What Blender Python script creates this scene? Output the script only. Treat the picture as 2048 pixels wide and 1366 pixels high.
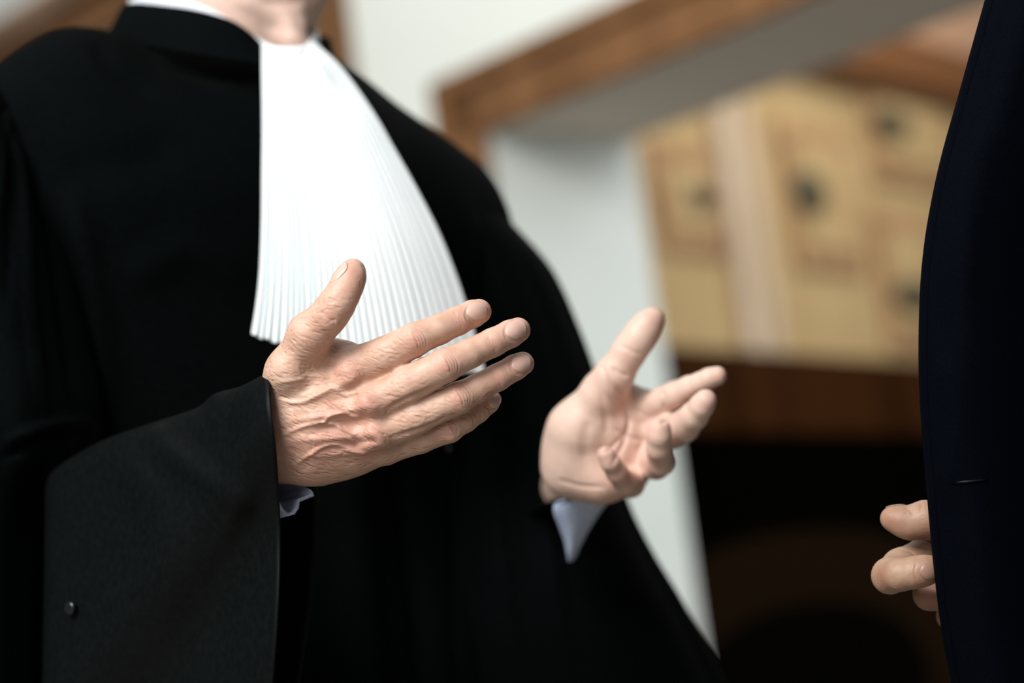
import bpy, bmesh, math, random
import numpy as np
from mathutils import Vector, Matrix

random.seed(7)
rng = np.random.RandomState(7)
for _o in list(bpy.data.objects):
    bpy.data.objects.remove(_o, do_unlink=True)
SC = bpy.context.scene
COL = SC.collection

# ------------------------------------------------------------------ camera
FPX = 4836.0                      # 85 mm lens on a 36 mm wide frame of 2048 px
PITCH, ROLL = math.radians(8.0), math.radians(7.4)
CAM = np.array([0.0, 0.0, 0.95])
_fw = np.array([0.0, math.cos(PITCH), math.sin(PITCH)])
_r0 = np.array([1.0, 0.0, 0.0])
_u0 = np.array([0.0, -math.sin(PITCH), math.cos(PITCH)])
CX = math.cos(ROLL) * _r0 - math.sin(ROLL) * _u0
CY = math.sin(ROLL) * _r0 + math.cos(ROLL) * _u0
FW = _fw
cam = bpy.data.cameras.new('camera')
cam.lens, cam.sensor_width, cam.sensor_fit = 85.0, 36.0, 'HORIZONTAL'
cam.clip_start = 0.05
cam.dof.use_dof = True
cam.dof.focus_distance = 1.50
cam.dof.aperture_fstop = 2.8
cam_o = bpy.data.objects.new('camera', cam)
m = Matrix(((CX[0], CY[0], -FW[0], CAM[0]), (CX[1], CY[1], -FW[1], CAM[1]), (CX[2], CY[2], -FW[2], CAM[2]), (0, 0, 0, 1)))
cam_o.matrix_world = m
COL.objects.link(cam_o)
SC.camera = cam_o

# ------------------------------------------------------------------ light and exposure
SC.view_settings.view_transform = 'Standard'
SC.view_settings.look = 'None'
SC.view_settings.exposure = 0.0
SC.view_settings.gamma = 1.0
SC.view_settings.use_curve_mapping = False
SC.cycles.use_denoising = True
SC.cycles.max_bounces = 6
world = bpy.data.worlds.new('world'); SC.world = world
world.use_nodes = True
bg = world.node_tree.nodes['Background']
bg.inputs[0].default_value = (0.75, 0.85, 1.0, 1); bg.inputs[1].default_value = 0.11


def area(name, loc, target, sx, sy, power, color):
    l = bpy.data.lights.new(name, 'AREA'); l.shape = 'RECTANGLE'; l.size = sx; l.size_y = sy
    l.energy = power; l.color = color
    o = bpy.data.objects.new(name, l); COL.objects.link(o)
    o.location = loc
    o.rotation_euler = (Vector(target) - Vector(loc)).to_track_quat('-Z', 'Y').to_euler()
    return o

area('window_daylight', (-1.45, -0.9, 3.35), (0.0, 1.7, 1.2), 2.0, 1.6, 236, (1.0, 0.99, 0.97))
area('neck_fill', (-0.9, -0.5, 1.6), (-0.2, 1.85, 1.45), 0.9, 0.8, 13, (1.0, 0.98, 0.96))  # fill lamp added to lift the neck, no real window
area('wall_fill', (-0.6, 2.3, 3.4), (0.1, 4.6, 1.6), 2.0, 1.2, 30, (1.0, 0.99, 0.97))  # unseen lamp added to brighten the doorway wall
area('jamb_fill', (2.3, 2.9, 2.3), (-0.1, 4.6, 1.4), 1.2, 1.2, 45, (0.97, 0.99, 1.0))  # unseen lamp added to brighten the jamb of the opening
area('far_room_lamp', (1.2, 4.6, 3.1), (1.6, 6.0, 1.9), 0.8, 0.8, 19, (1.0, 0.92, 0.80))


def P(u, v, d):
    return CAM + FW * d + CX * ((u - 1024.0) / FPX * d) - CY * ((v - 683.0) / FPX * d)


def proj(p):
    q = np.asarray(p) - CAM
    d = q @ FW
    return 1024 + (q @ CX) / d * FPX, 683 - (q @ CY) / d * FPX, d


def px(n, d):
    return n * d / FPX

# ------------------------------------------------------------------ materials
def mat(name, color, rough=0.6, spec=0.5, **kw):
    m = bpy.data.materials.new(name); m.use_nodes = True
    b = m.node_tree.nodes['Principled BSDF']
    b.inputs['Base Color'].default_value = (*color, 1)
    b.inputs['Roughness'].default_value = rough
    b.inputs['Specular IOR Level'].default_value = spec
    for k, v in kw.items():
        b.inputs[k.replace('_', ' ')].default_value = v
    return m


def nodes(m):
    nt = m.node_tree
    return nt, nt.nodes['Principled BSDF'], (lambda t: nt.nodes.new('ShaderNode' + t)), nt.links.new


def noise_color(m, c1, c2, scale, mapping=(1, 1, 1), detail=4, bump=0.0, bump_scale=None, dist=0.001, lo=0.35, hi=0.65):
    nt, b, N, L = nodes(m)
    tc = N('TexCoord'); mp = N('Mapping'); mp.inputs['Scale'].default_value = mapping
    L(tc.outputs['Object'], mp.inputs['Vector'])
    n = N('TexNoise'); n.inputs['Scale'].default_value = scale; n.inputs['Detail'].default_value = detail
    L(mp.outputs[0], n.inputs['Vector'])
    r = N('ValToRGB'); r.color_ramp.elements[0].color = (*c1, 1); r.color_ramp.elements[1].color = (*c2, 1)
    r.color_ramp.elements[0].position = lo; r.color_ramp.elements[1].position = hi
    L(n.outputs['Fac'], r.inputs['Fac']); L(r.outputs[0], b.inputs['Base Color'])
    if bump:
        n2 = N('TexNoise'); n2.inputs['Scale'].default_value = bump_scale or scale; n2.inputs['Detail'].default_value = 6
        L(mp.outputs[0], n2.inputs['Vector'])
        bp = N('Bump'); bp.inputs['Strength'].default_value = bump; bp.inputs['Distance'].default_value = dist
        L(n2.outputs['Fac'], bp.inputs['Height']); L(bp.outputs[0], b.inputs['Normal'])
    return m


def skin_material(name, base, dark, red, wrinkle=1.0, axis=(1, 0, 0), pale=(0.72, 0.55, 0.47)):
    m = mat(name, base, 0.50, 0.38)
    nt, b, N, L = nodes(m)
    b.inputs['Subsurface Weight'].default_value = 0.12
    b.inputs['Subsurface Radius'].default_value = (1.0, 0.35, 0.18)
    b.inputs['Subsurface Scale'].default_value = 0.004
    tc = N('TexCoord')
    n = N('TexNoise'); n.inputs['Scale'].default_value = 90; n.inputs['Detail'].default_value = 6
    L(tc.outputs['Object'], n.inputs['Vector'])
    r = N('ValToRGB'); r.color_ramp.elements[0].color = (*dark, 1); r.color_ramp.elements[1].color = (*base, 1)
    r.color_ramp.elements[0].position = 0.30; r.color_ramp.elements[1].position = 0.62
    L(n.outputs['Fac'], r.inputs['Fac'])
    ap = N('Attribute'); ap.attribute_name = 'pale'
    mp_ = N('Mix'); mp_.data_type = 'RGBA'; L(ap.outputs['Fac'], mp_.inputs[0]); L(r.outputs[0], mp_.inputs[6]); mp_.inputs[7].default_value = (*pale, 1)
    at = N('Attribute'); at.attribute_name = 'flush_shade'
    mx = N('Mix'); mx.data_type = 'RGBA'
    L(at.outputs['Fac'], mx.inputs[0]); L(mp_.outputs[2], mx.inputs[6]); mx.inputs[7].default_value = (*red, 1)
    # small freckles
    v = N('TexVoronoi'); v.inputs['Scale'].default_value = 160
    L(tc.outputs['Object'], v.inputs['Vector'])
    rr = N('ValToRGB'); rr.color_ramp.elements[0].position = 0.03; rr.color_ramp.elements[1].position = 0.12
    rr.color_ramp.elements[0].color = (0.72, 0.62, 0.55, 1); rr.color_ramp.elements[1].color = (1, 1, 1, 1)
    L(v.outputs['Distance'], rr.inputs['Fac'])
    mu = N('Mix'); mu.data_type = 'RGBA'; mu.blend_type = 'MULTIPLY'; mu.inputs[0].default_value = 0.6
    L(mx.outputs[2], mu.inputs[6]); L(rr.outputs[0], mu.inputs[7])
    L(mu.outputs[2], b.inputs['Base Color'])
    # fine skin creases, stretched across the hand's length
    A = Vector(axis).normalized()
    q = Vector((1, 0, 0)).rotation_difference(A).to_euler()
    mp = N('Mapping'); mp.vector_type = 'TEXTURE'; mp.inputs['Rotation'].default_value = q
    mp.inputs['Scale'].default_value = (4.0, 1.0, 1.0)
    L(tc.outputs['Object'], mp.inputs['Vector'])
    nz = N('TexNoise'); nz.inputs['Scale'].default_value = 300; nz.inputs['Detail'].default_value = 3
    L(tc.outputs['Object'], nz.inputs['Vector'])
    ad = N('MixRGB') if False else N('VectorMath'); ad.operation = 'MULTIPLY_ADD'
    L(nz.outputs['Color'], ad.inputs[0]); ad.inputs[1].default_value = (0.0016, 0.0016, 0.0016); L(mp.outputs[0], ad.inputs[2])
    w1 = N('TexNoise'); w1.inputs['Scale'].default_value = 420; w1.inputs['Detail'].default_value = 3
    w1.noise_type = 'RIDGED_MULTIFRACTAL' if hasattr(w1, 'noise_type') else None
    L(ad.outputs[0], w1.inputs['Vector'])
    w2 = N('TexVoronoi'); w2.feature = 'DISTANCE_TO_EDGE'; w2.inputs['Scale'].default_value = 420
    L(ad.outputs[0], w2.inputs['Vector'])
    aw = N('Attribute'); aw.attribute_name = 'wrinkle'
    ml = N('Math'); ml.operation = 'MULTIPLY'; ml.inputs[1].default_value = 1.15 * wrinkle; L(aw.outputs['Fac'], ml.inputs[0])
    b1 = N('Bump'); b1.inputs['Distance'].default_value = 0.0009; b1.invert = True
    L(ml.outputs[0], b1.inputs['Strength']); L(w1.outputs['Fac'], b1.inputs['Height'])
    b2 = N('Bump'); b2.inputs['Distance'].default_value = 0.0005; b2.inputs['Strength'].default_value = 0.15
    L(w2.outputs['Distance'], b2.inputs['Height']); L(b1.outputs[0], b2.inputs['Normal'])
    L(b2.outputs[0], b.inputs['Normal'])
    return m


M = {}
M['robe'] = noise_color(mat('black_wool', (0.002, 0.003, 0.003), 0.8, 0.028), (0.0005, 0.0010, 0.0011), (0.0010, 0.0018, 0.0019), 300, bump=0.25, bump_scale=1500, dist=0.0004)
M['satin'] = noise_color(mat('black_satin', (0.002, 0.003, 0.003), 0.48, 0.095), (0.0016, 0.0024, 0.0024), (0.0028, 0.0038, 0.0037), 220, bump=0.35, bump_scale=1400, dist=0.0004)
M['suit'] = noise_color(mat('navy_suiting', (0.002, 0.002, 0.005), 0.85, 0.03), (0.0003, 0.0007, 0.0018), (0.0007, 0.0014, 0.0037), 900, bump=0.3, bump_scale=1600, dist=0.0004)
M['stitch'] = mat('navy_thread', (0.0008, 0.001, 0.003), 0.9, 0.02)
M['glossthread'] = mat('dark_silk_thread', (0.006, 0.007, 0.008), 0.35, 0.5)
M['jabot'] = mat('white_lawn', (0.80, 0.85, 0.86), 0.8, 0.1)
M['shirt'] = noise_color(mat('shaded_blue_cotton', (0.6, 0.68, 0.8), 0.8, 0.2), (0.38, 0.46, 0.64), (0.52, 0.60, 0.77), 500, bump=0.2, bump_scale=1500, dist=0.0003)  # cuff blue deepened: shade below the far hand is put into this colour
M['whiteshirt'] = mat('white_cotton', (0.80, 0.84, 0.90), 0.8, 0.2)
M['button'] = mat('black_glass', (0.006, 0.008, 0.008), 0.15, 0.6)
M['nail'] = mat('fingernail_keratin', (0.60, 0.385, 0.32), 0.33, 0.42)
M['nail2'] = mat('fingernail_darker', (0.27, 0.155, 0.115), 0.38, 0.35)
M['hair'] = noise_color(mat('grey_hair', (0.3, 0.29, 0.28), 0.6, 0.3), (0.22, 0.21, 0.2), (0.45, 0.44, 0.42), 300, (1, 1, 0.1))
M['eye'] = mat('eye_white', (0.8, 0.78, 0.75), 0.15, 0.5)

# ------------------------------------------------------------------ mesh helpers
def link(name, me, material=None, parent=None, smooth=True):
    o = bpy.data.objects.new(name, me); COL.objects.link(o)
    if material is not None:
        me.materials.append(material)
    if smooth:
        me.shade_smooth()
    if parent is not None:
        o.parent = parent
    return o


def mesh_from(name, V, F, material=None, parent=None, smooth=True):
    me = bpy.data.meshes.new(name)
    me.from_pydata([tuple(map(float, v)) for v in V], [], [tuple(int(i) for i in f) for f in F])
    me.update()
    return link(name, me, material, parent, smooth)


def tag(o, label=None, cat=None, group=None, kind=None):
    if label: o['label'] = label
    if cat: o['category'] = cat
    if group: o['group'] = group
    if kind: o['kind'] = kind
    return o


def solidify(o, t, offset=0.0):
    md = o.modifiers.new('thickness', 'SOLIDIFY'); md.thickness = t; md.offset = offset
    return o


def catmull(pts, n):
    pts = np.asarray(pts, float); k = len(pts)
    ext = np.vstack([2 * pts[0] - pts[1], pts, 2 * pts[-1] - pts[-2]])
    t = np.linspace(0, k - 1, n); i = np.minimum(t.astype(int), k - 2); f = (t - i)[:, None]
    p0, p1, p2, p3 = ext[i], ext[i + 1], ext[i + 2], ext[i + 3]
    return 0.5 * ((2 * p1) + (-p0 + p2) * f + (2 * p0 - 5 * p1 + 4 * p2 - p3) * f ** 2 + (-p0 + 3 * p1 - 3 * p2 + p3) * f ** 3)


def grid_mesh(name, G, material=None, parent=None, closed=False, cap=False):
    G = np.asarray(G); R, C = G.shape[:2]
    V = G.reshape(-1, 3); F = []
    for r in range(R - 1):
        for c in range(C if closed else C - 1):
            c2 = (c + 1) % C
            F.append((r * C + c, r * C + c2, (r + 1) * C + c2, (r + 1) * C + c))
    V = [tuple(v) for v in V]
    if cap:
        F.append(tuple(range(C - 1, -1, -1))); F.append(tuple((R - 1) * C + c for c in range(C)))
    o = mesh_from(name, V, F, material, parent)
    bm = bmesh.new(); bm.from_mesh(o.data); bmesh.ops.recalc_face_normals(bm, faces=bm.faces); bm.to_mesh(o.data); bm.free()
    return o


def surf(rows, nu, nv):
    """rows of (u, v, d) control points -> dense world grid"""
    rows = [catmull(r, nu) for r in rows]
    cols = np.stack(rows, 0)                         # R x nu x 3
    out = np.stack([catmull(cols[:, j], nv) for j in range(nu)], 1)
    return out                                       # nv x nu x 3 in (u, v, d)


def to_world(G):
    G = np.asarray(G, float)
    u, v, d = G[..., 0:1], G[..., 1:2], G[..., 2:3]
    return CAM + FW * d + CX * ((u - 1024.0) / FPX * d) - CY * ((v - 683.0) / FPX * d)


def tube_rings(rings, nseg=64, nv=60, exps=None, fold=None):
    """rings: (u, v, d, a_px, b_m, angle_deg) -> dense closed loft"""
    R = catmull(np.array(rings, float), nv)
    out = []
    th = np.linspace(0, 2 * math.pi, nseg, endpoint=False)
    n = exps or 2.0
    for i, (u, v, d, a, b, ang) in enumerate(R):
        ca, sa = np.cos(th), np.sin(th)
        x = np.sign(ca) * np.abs(ca) ** (2 / n); y = np.sign(sa) * np.abs(sa) ** (2 / n)
        f = 1.0
        if fold is not None:
            f = 1 + fold(th, i / (nv - 1))
        A = math.radians(ang)
        am = px(a, d)
        c = P(u, v, d)
        ax = CX * math.cos(A) - CY * math.sin(A)
        out.append(c + np.outer(x * f * am, ax) - np.outer(y * f * b, FW))
    return np.array(out)


def bezier_tube(name, pts, r, material, parent=None, nseg=8, n=None):
    pts = catmull(pts, n or len(pts) * 6)
    T = np.gradient(pts, axis=0); T /= np.linalg.norm(T, axis=1)[:, None] + 1e-12
    out = []
    up = np.array([0.13, -0.9, 0.4])
    th = np.linspace(0, 2 * math.pi, nseg, endpoint=False)
    rr = r if np.ndim(r) else np.full(len(pts), r)
    for p, t, q in zip(pts, T, rr):
        a = np.cross(t, up); a /= np.linalg.norm(a); b = np.cross(t, a)
        out.append(p + q * (np.outer(np.cos(th), a) + np.outer(np.sin(th), b)))
    return grid_mesh(name, out, material, parent, closed=True, cap=True)


def lathe(name, c, axis, prof, material, parent=None, n=24):
    """prof: list of (radius, height along axis)"""
    axis = np.asarray(axis, float); axis /= np.linalg.norm(axis)
    a = np.cross(axis, [0.3, 0.1, 0.9]); a /= np.linalg.norm(a); b = np.cross(axis, a)
    th = np.linspace(0, 2 * math.pi, n, endpoint=False)
    G = [np.asarray(c) + axis * h + r * (np.outer(np.cos(th), a) + np.outer(np.sin(th), b)) for r, h in prof]
    return grid_mesh(name, G, material, parent, closed=True, cap=True)

# ------------------------------------------------------------------ implicit-surface sculpting
class Sculpt:
    def __init__(s, lo, hi, h):
        s.lo = np.asarray(lo, float); s.h = h
        s.n = np.ceil((np.asarray(hi) - s.lo) / h).astype(int) + 1
        s.F = np.full(s.n, 0.05, np.float32)

    def box(s, lo, hi):
        a = np.maximum(((lo - s.lo) / s.h).astype(int), 0)
        b = np.minimum(((hi - s.lo) / s.h).astype(int) + 2, s.n)
        if np.any(b <= a): return None, None
        ax = [s.lo[i] + s.h * np.arange(a[i], b[i]) for i in range(3)]
        X, Y, Z = np.meshgrid(*ax, indexing='ij')
        return tuple(slice(a[i], b[i]) for i in range(3)), np.stack([X, Y, Z], -1).astype(np.float32)

    def blend(s, sl, d, k, sub=False):
        A = s.F[sl]
        if sub:
            h = np.clip(0.5 - 0.5 * (A + d) / k, 0, 1)
            s.F[sl] = A + (-d - A) * h + k * h * (1 - h)
        else:
            h = np.clip(0.5 + 0.5 * (A - d) / k, 0, 1)
            s.F[sl] = A * (1 - h) + d * h - k * h * (1 - h)

    def cone(s, a, b, ra, rb, k=0.006, flat=None, fs=1.0, sub=False):
        """tapered capsule; flat = direction squashed by the factor fs"""
        a = np.asarray(a, float); b = np.asarray(b, float)
        R = max(ra, rb) * max(1, fs) + k + 4 * s.h
        sl, X = s.box(np.minimum(a, b) - R, np.maximum(a, b) + R)
        if sl is None: return
        ab = b - a; L2 = max(float(ab @ ab), 1e-12)
        t = np.clip(((X - a) @ ab.astype(np.float32)) / L2, 0, 1)
        Q = X - a - t[..., None] * ab.astype(np.float32)
        if flat is not None:
            n = np.asarray(flat, float); n = (n / np.linalg.norm(n)).astype(np.float32)
            c = Q @ n
            Q = Q + (c * (1 / fs - 1))[..., None] * n
        d = np.sqrt((Q ** 2).sum(-1)) - (ra + (rb - ra) * t)
        if flat is not None and fs < 1: d = d * (0.5 + 0.5 * fs)
        s.blend(sl, d.astype(np.float32), k, sub)

    def ball(s, c, r, k=0.006, flat=None, fs=1.0, sub=False):
        s.cone(c, np.asarray(c) + 1e-6, r, r, k, flat, fs, sub)

    def halfspace(s, q, n, r):
        """cut a flat face locally (within r of q): keep the side where (p-q).n < 0"""
        q = np.asarray(q, float); n = np.asarray(n, float); n = n / np.linalg.norm(n)
        sl, X = s.box(q - r, q + r)
        D = ((X - q) @ n.astype(np.float32))
        m_ = ((X - q) ** 2).sum(-1) < r * r
        A = s.F[sl]
        s.F[sl] = np.where(m_, np.maximum(A, D), A)

    def mesh(s, smooth=1):
        F = s.F; n = F.shape
        S = F < 0
        c = np.zeros([k - 1 for k in n], np.int8)
        for dx in (0, 1):
            for dy in (0, 1):
                for dz in (0, 1):
                    c += S[dx:n[0] - 1 + dx, dy:n[1] - 1 + dy, dz:n[2] - 1 + dz]
        act = (c > 0) & (c < 8)
        I = np.argwhere(act)
        idx = -np.ones(act.shape, np.int64); idx[act] = np.arange(len(I))
        acc = np.zeros((len(I), 3)); cnt = np.zeros(len(I))
        cor = [(0, 0, 0), (1, 0, 0), (0, 1, 0), (1, 1, 0), (0, 0, 1), (1, 0, 1), (0, 1, 1), (1, 1, 1)]
        edges = [(0, 1), (2, 3), (4, 5), (6, 7), (0, 2), (1, 3), (4, 6), (5, 7), (0, 4), (1, 5), (2, 6), (3, 7)]
        vals = [F[I[:, 0] + x, I[:, 1] + y, I[:, 2] + z] for x, y, z in cor]
        for a, b in edges:
            fa, fb = vals[a], vals[b]
            m_ = (fa < 0) != (fb < 0)
            t = np.where(m_, fa / np.where(m_, fa - fb, 1), 0)
            pa, pb = np.array(cor[a]), np.array(cor[b])
            acc += np.where(m_[:, None], pa + t[:, None] * (pb - pa), 0); cnt += m_
        V = s.lo + s.h * (I + acc / cnt[:, None])
        faces = []
        for ax in range(3):
            o1, o2 = [(1, 2), (2, 0), (0, 1)][ax]
            A = np.take(S, range(0, n[ax] - 1), axis=ax); B = np.take(S, range(1, n[ax]), axis=ax)
            X = np.argwhere(A != B)
            X = X[(X[:, o1] > 0) & (X[:, o2] > 0) & (X[:, o1] < n[o1] - 1) & (X[:, o2] < n[o2] - 1)]
            e1 = np.zeros(3, int); e1[o1] = 1; e2 = np.zeros(3, int); e2[o2] = 1
            g = lambda Y: idx[Y[:, 0], Y[:, 1], Y[:, 2]]
            q = np.stack([g(X - e1 - e2), g(X - e2), g(X), g(X - e1)], 1)
            inside = S[X[:, 0], X[:, 1], X[:, 2]]
            q[~inside] = q[~inside][:, ::-1]
            faces.append(q)
        Q = np.concatenate(faces)
        Q = Q[(Q >= 0).all(1)]
        for _ in range(smooth):
            V = laplace(V, Q, 0.5)
        return V, Q


def laplace(V, Q, f):
    S = np.zeros_like(V); c = np.zeros(len(V))
    for a, b in ((0, 1), (1, 2), (2, 3), (3, 0)):
        for x, y in ((a, b), (b, a)):
            for k in range(3): S[:, k] += np.bincount(Q[:, x], V[Q[:, y], k], len(V))
            c += np.bincount(Q[:, x], minlength=len(V))
    return V + f * (S / np.maximum(c, 1)[:, None] - V)


def normals(V, Q):
    n = np.cross(V[Q[:, 2]] - V[Q[:, 0]], V[Q[:, 3]] - V[Q[:, 1]])
    N = np.zeros_like(V)
    for j in range(4):
        for k in range(3): N[:, k] += np.bincount(Q[:, j], n[:, k], len(V))
    return N / (np.linalg.norm(N, axis=1)[:, None] + 1e-12)


def seg_dist(UV, poly):
    poly = np.asarray(poly, float)
    best = np.full(len(UV), 1e9); tt = np.zeros(len(UV)); n = len(poly) - 1
    for i in range(n):
        a, b = poly[i], poly[i + 1]; ab = b - a
        t = np.clip(((UV - a) @ ab) / max(ab @ ab, 1e-9), 0, 1)
        d = np.linalg.norm(UV - a - t[:, None] * ab, axis=1)
        m_ = d < best
        best[m_] = d[m_]; tt[m_] = (i + t[m_]) / n
    return best, tt


def carve(V, Q, strokes, side=-1.0, dlim=None):
    """strokes: (polyline px, half width px, height m (negative = crease), taper)
    displaces the skin along its normal on the side turned to the eye"""
    N = normals(V, Q)
    u, v, d = proj(V); UV = np.stack([u, v], 1)
    to_eye = CAM - V; to_eye /= np.linalg.norm(to_eye, axis=1)[:, None]
    face = np.clip((N * to_eye).sum(1) * 1.6, 0, 1)
    D = np.zeros(len(V))
    for s in strokes:
        poly, w, hgt = s[0], s[1], s[2]
        taper = s[3] if len(s) > 3 else True
        dl = s[4] if len(s) > 4 else None
        P2 = catmull(poly, max(len(poly) * 5, 8)) if len(poly) > 2 else np.asarray(poly, float)
        lo = P2.min(0) - 3 * w; hi = P2.max(0) + 3 * w
        m_ = (u > lo[0]) & (u < hi[0]) & (v > lo[1]) & (v < hi[1])
        if dl: m_ &= (d < dl)
        if not m_.any(): continue
        dist, t = seg_dist(UV[m_], P2)
        g = np.exp(-(dist / w) ** 2)
        if taper: g *= np.clip(np.sin(math.pi * (0.06 + 0.88 * t)) * 1.7, 0, 1)
        D[m_] += hgt * g * face[m_]
    return V + N * D[:, None]


def spots(V, pts):
    """sum of gaussians around (u, v, radius px, weight), limited to 1"""
    u, v, d = proj(V); out = np.zeros(len(V))
    for a, b, r, w in pts:
        out += w * np.exp(-((u - a) ** 2 + (v - b) ** 2) / r ** 2)
    return np.clip(out, 0, 1)


def add_attr(me, name, vals):
    at = me.attributes.new(name, 'FLOAT', 'POINT')
    at.data.foreach_set('value', np.asarray(vals, np.float32))


def finger(s, joints, k=0.005, kb=0.012, pad=None):
    """joints: (u, v, d, r_px) from knuckle to tip"""
    pts = [P(j[0], j[1], j[2]) for j in joints]; r = [px(j[3], j[2]) for j in joints]
    for i in range(len(pts) - 1):
        m_ = (pts[i] + pts[i + 1]) / 2
        mid = (r[i] + r[i + 1]) / 2 * (0.94 if i < 2 else 1.0)
        s.cone(pts[i], m_, r[i], mid, kb if i == 0 else k)
        s.cone(m_, pts[i + 1], mid, r[i + 1], kb if i == 0 else k)
    return pts, r


def nail(name, c, ax, dorsal, L, W, parent, bvh, mt=None):
    """a nail plate laid on the skin: c = a point inside the fingertip under the nail's middle"""
    c = np.asarray(c, float); ax = np.asarray(ax, float)
    d = np.asarray(dorsal, float); d = d / np.linalg.norm(d)
    ax = ax - d * (ax @ d); ax /= np.linalg.norm(ax)
    lat = np.cross(ax, d)
    n = 23; G = np.zeros((n, n, 3))
    for i in range(n):
        t = i / (n - 1)                              # 0 = root, 1 = free edge
        e = 2 * t - 1
        s0 = (1 - abs(e) ** 4.0 * (0.42 if e < 0 else 0.30)) * (0.92 + 0.08 * t)
        for j in range(n):
            x = 2 * j / (n - 1) - 1
            along = e * L / 2 + (0.13 * L if e < 0 else -0.16 * L) * x * x * abs(e)
            q = c + ax * along + lat * (x * s0 * W / 2)
            loc = bvh.ray_cast(Vector(q + d * 0.03), Vector(-d))[0]
            h = (np.array(loc) - q) @ d if loc is not None else 0.0
            G[i, j, 0] = h; G[i, j, 1] = along; G[i, j, 2] = x * s0 * W / 2
    H = G[:, :, 0]
    ex = np.linspace(-1, 1, n)
    # a smooth barrel shape fitted to the skin under it
    A = np.stack([np.ones(n * n), G[:, :, 1].ravel(), G[:, :, 2].ravel(), G[:, :, 2].ravel() ** 2, G[:, :, 1].ravel() ** 2], 1)
    co = np.linalg.lstsq(A, H.ravel(), rcond=None)[0]
    F = (A @ co).reshape(n, n)
    E, X = np.meshgrid(ex, ex, indexing='ij')
    F = 0.6 * F + 0.4 * H + 0.00042 - 0.00040 * np.abs(X) ** 3 - 0.00045 * np.clip(-E, 0, 1) ** 4
    out = c + G[:, :, 1:2] * ax + G[:, :, 2:3] * lat + F[:, :, None] * d
    o = grid_mesh(name, out, mt or M['nail'], parent)
    solidify(o, 0.0008, 0.0)
    return o

# ------------------------------------------------------------------ the room
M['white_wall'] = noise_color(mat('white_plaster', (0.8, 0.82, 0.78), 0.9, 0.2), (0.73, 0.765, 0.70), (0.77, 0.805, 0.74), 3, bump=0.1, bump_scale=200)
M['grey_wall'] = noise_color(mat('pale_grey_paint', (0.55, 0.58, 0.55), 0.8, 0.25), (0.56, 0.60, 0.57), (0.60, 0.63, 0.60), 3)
M['soffit'] = mat('grey_brown_paint', (0.72, 0.65, 0.57), 0.8, 0.2)
M['oak'] = noise_color(mat('oak_casing', (0.36, 0.18, 0.08), 0.5, 0.4), (0.14, 0.064, 0.024), (0.225, 0.108, 0.044), 9, (1, 1, 0.12), bump=0.1, bump_scale=60)
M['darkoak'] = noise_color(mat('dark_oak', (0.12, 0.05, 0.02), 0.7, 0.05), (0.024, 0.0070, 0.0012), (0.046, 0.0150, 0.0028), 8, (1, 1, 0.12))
M['lightoak'] = noise_color(mat('light_oak', (0.5, 0.33, 0.2), 0.5, 0.3), (0.22, 0.135, 0.08), (0.32, 0.20, 0.125), 8, (1, 1, 0.15))
M['tan'] = noise_color(mat('tan_panel', (0.55, 0.38, 0.2), 0.7, 0.2), (0.47, 0.325, 0.155), (0.56, 0.40, 0.205), 5, lo=0.3, hi=0.7)
M['tanpale'] = noise_color(mat('pale_batten', (0.7, 0.55, 0.42), 0.6, 0.3), (0.60, 0.46, 0.33), (0.66, 0.52, 0.39), 6)
M['brownpanel'] = noise_color(mat('brown_carved_wood', (0.4, 0.24, 0.13), 0.7, 0.2), (0.34, 0.19, 0.10), (0.52, 0.33, 0.17), 14, lo=0.35, hi=0.65)
M['darkcornice'] = mat('stained_cornice', (0.20, 0.085, 0.035), 0.7, 0.1)
M['bronze'] = mat('dark_bronze', (0.085, 0.075, 0.045), 0.6, 0.3)
M['terracotta'] = mat('terracotta_plaster', (0.62, 0.37, 0.24), 0.9, 0.1)
M['floor'] = noise_color(mat('stone_floor', (0.05, 0.04, 0.035), 0.6, 0.3), (0.20, 0.18, 0.15), (0.30, 0.27, 0.23), 4)
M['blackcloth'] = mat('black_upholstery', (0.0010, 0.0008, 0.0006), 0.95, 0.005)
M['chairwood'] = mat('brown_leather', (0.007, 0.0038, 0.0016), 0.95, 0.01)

UPV = np.array([0, 0, 1.0])


class Plane:
    """a vertical plane through a point, with axes along it, up, and out of it"""
    def __init__(s, origin, yaw):
        s.o = np.asarray(origin, float)
        s.e = np.array([math.cos(yaw), math.sin(yaw), 0])
        s.n = np.array([s.e[1], -s.e[0], 0])

    def hit(s, u, v):
        r = P(u, v, 1.0) - CAM
        t = ((s.o - CAM) @ s.n) / (r @ s.n)
        p = CAM + r * t
        return (p - s.o) @ s.e, p[2]

    def at(s, a, z, out=0.0):
        p = s.o + s.e * a + s.n * out
        return np.array([p[0], p[1], z])


def slab(name, pl, a0, a1, z0, z1, o0, o1, material, parent=None, bevel=0.004):
    """a board in the plane pl: a along, z up, o outwards"""
    V = [pl.at(a, z, o) for o in (o0, o1) for z in (z0, z1) for a in (a0, a1)]
    F = [(0, 1, 3, 2), (4, 6, 7, 5), (0, 4, 5, 1), (2, 3, 7, 6), (0, 2, 6, 4), (1, 5, 7, 3)]
    o = mesh_from(name, V, F, material, parent, smooth=False)
    bm = bmesh.new(); bm.from_mesh(o.data); bmesh.ops.recalc_face_normals(bm, faces=bm.faces)
    if bevel:
        bmesh.ops.bevel(bm, geom=bm.edges[:], offset=bevel, segments=2, affect='EDGES')
    bm.to_mesh(o.data); bm.free()
    return o


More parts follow.
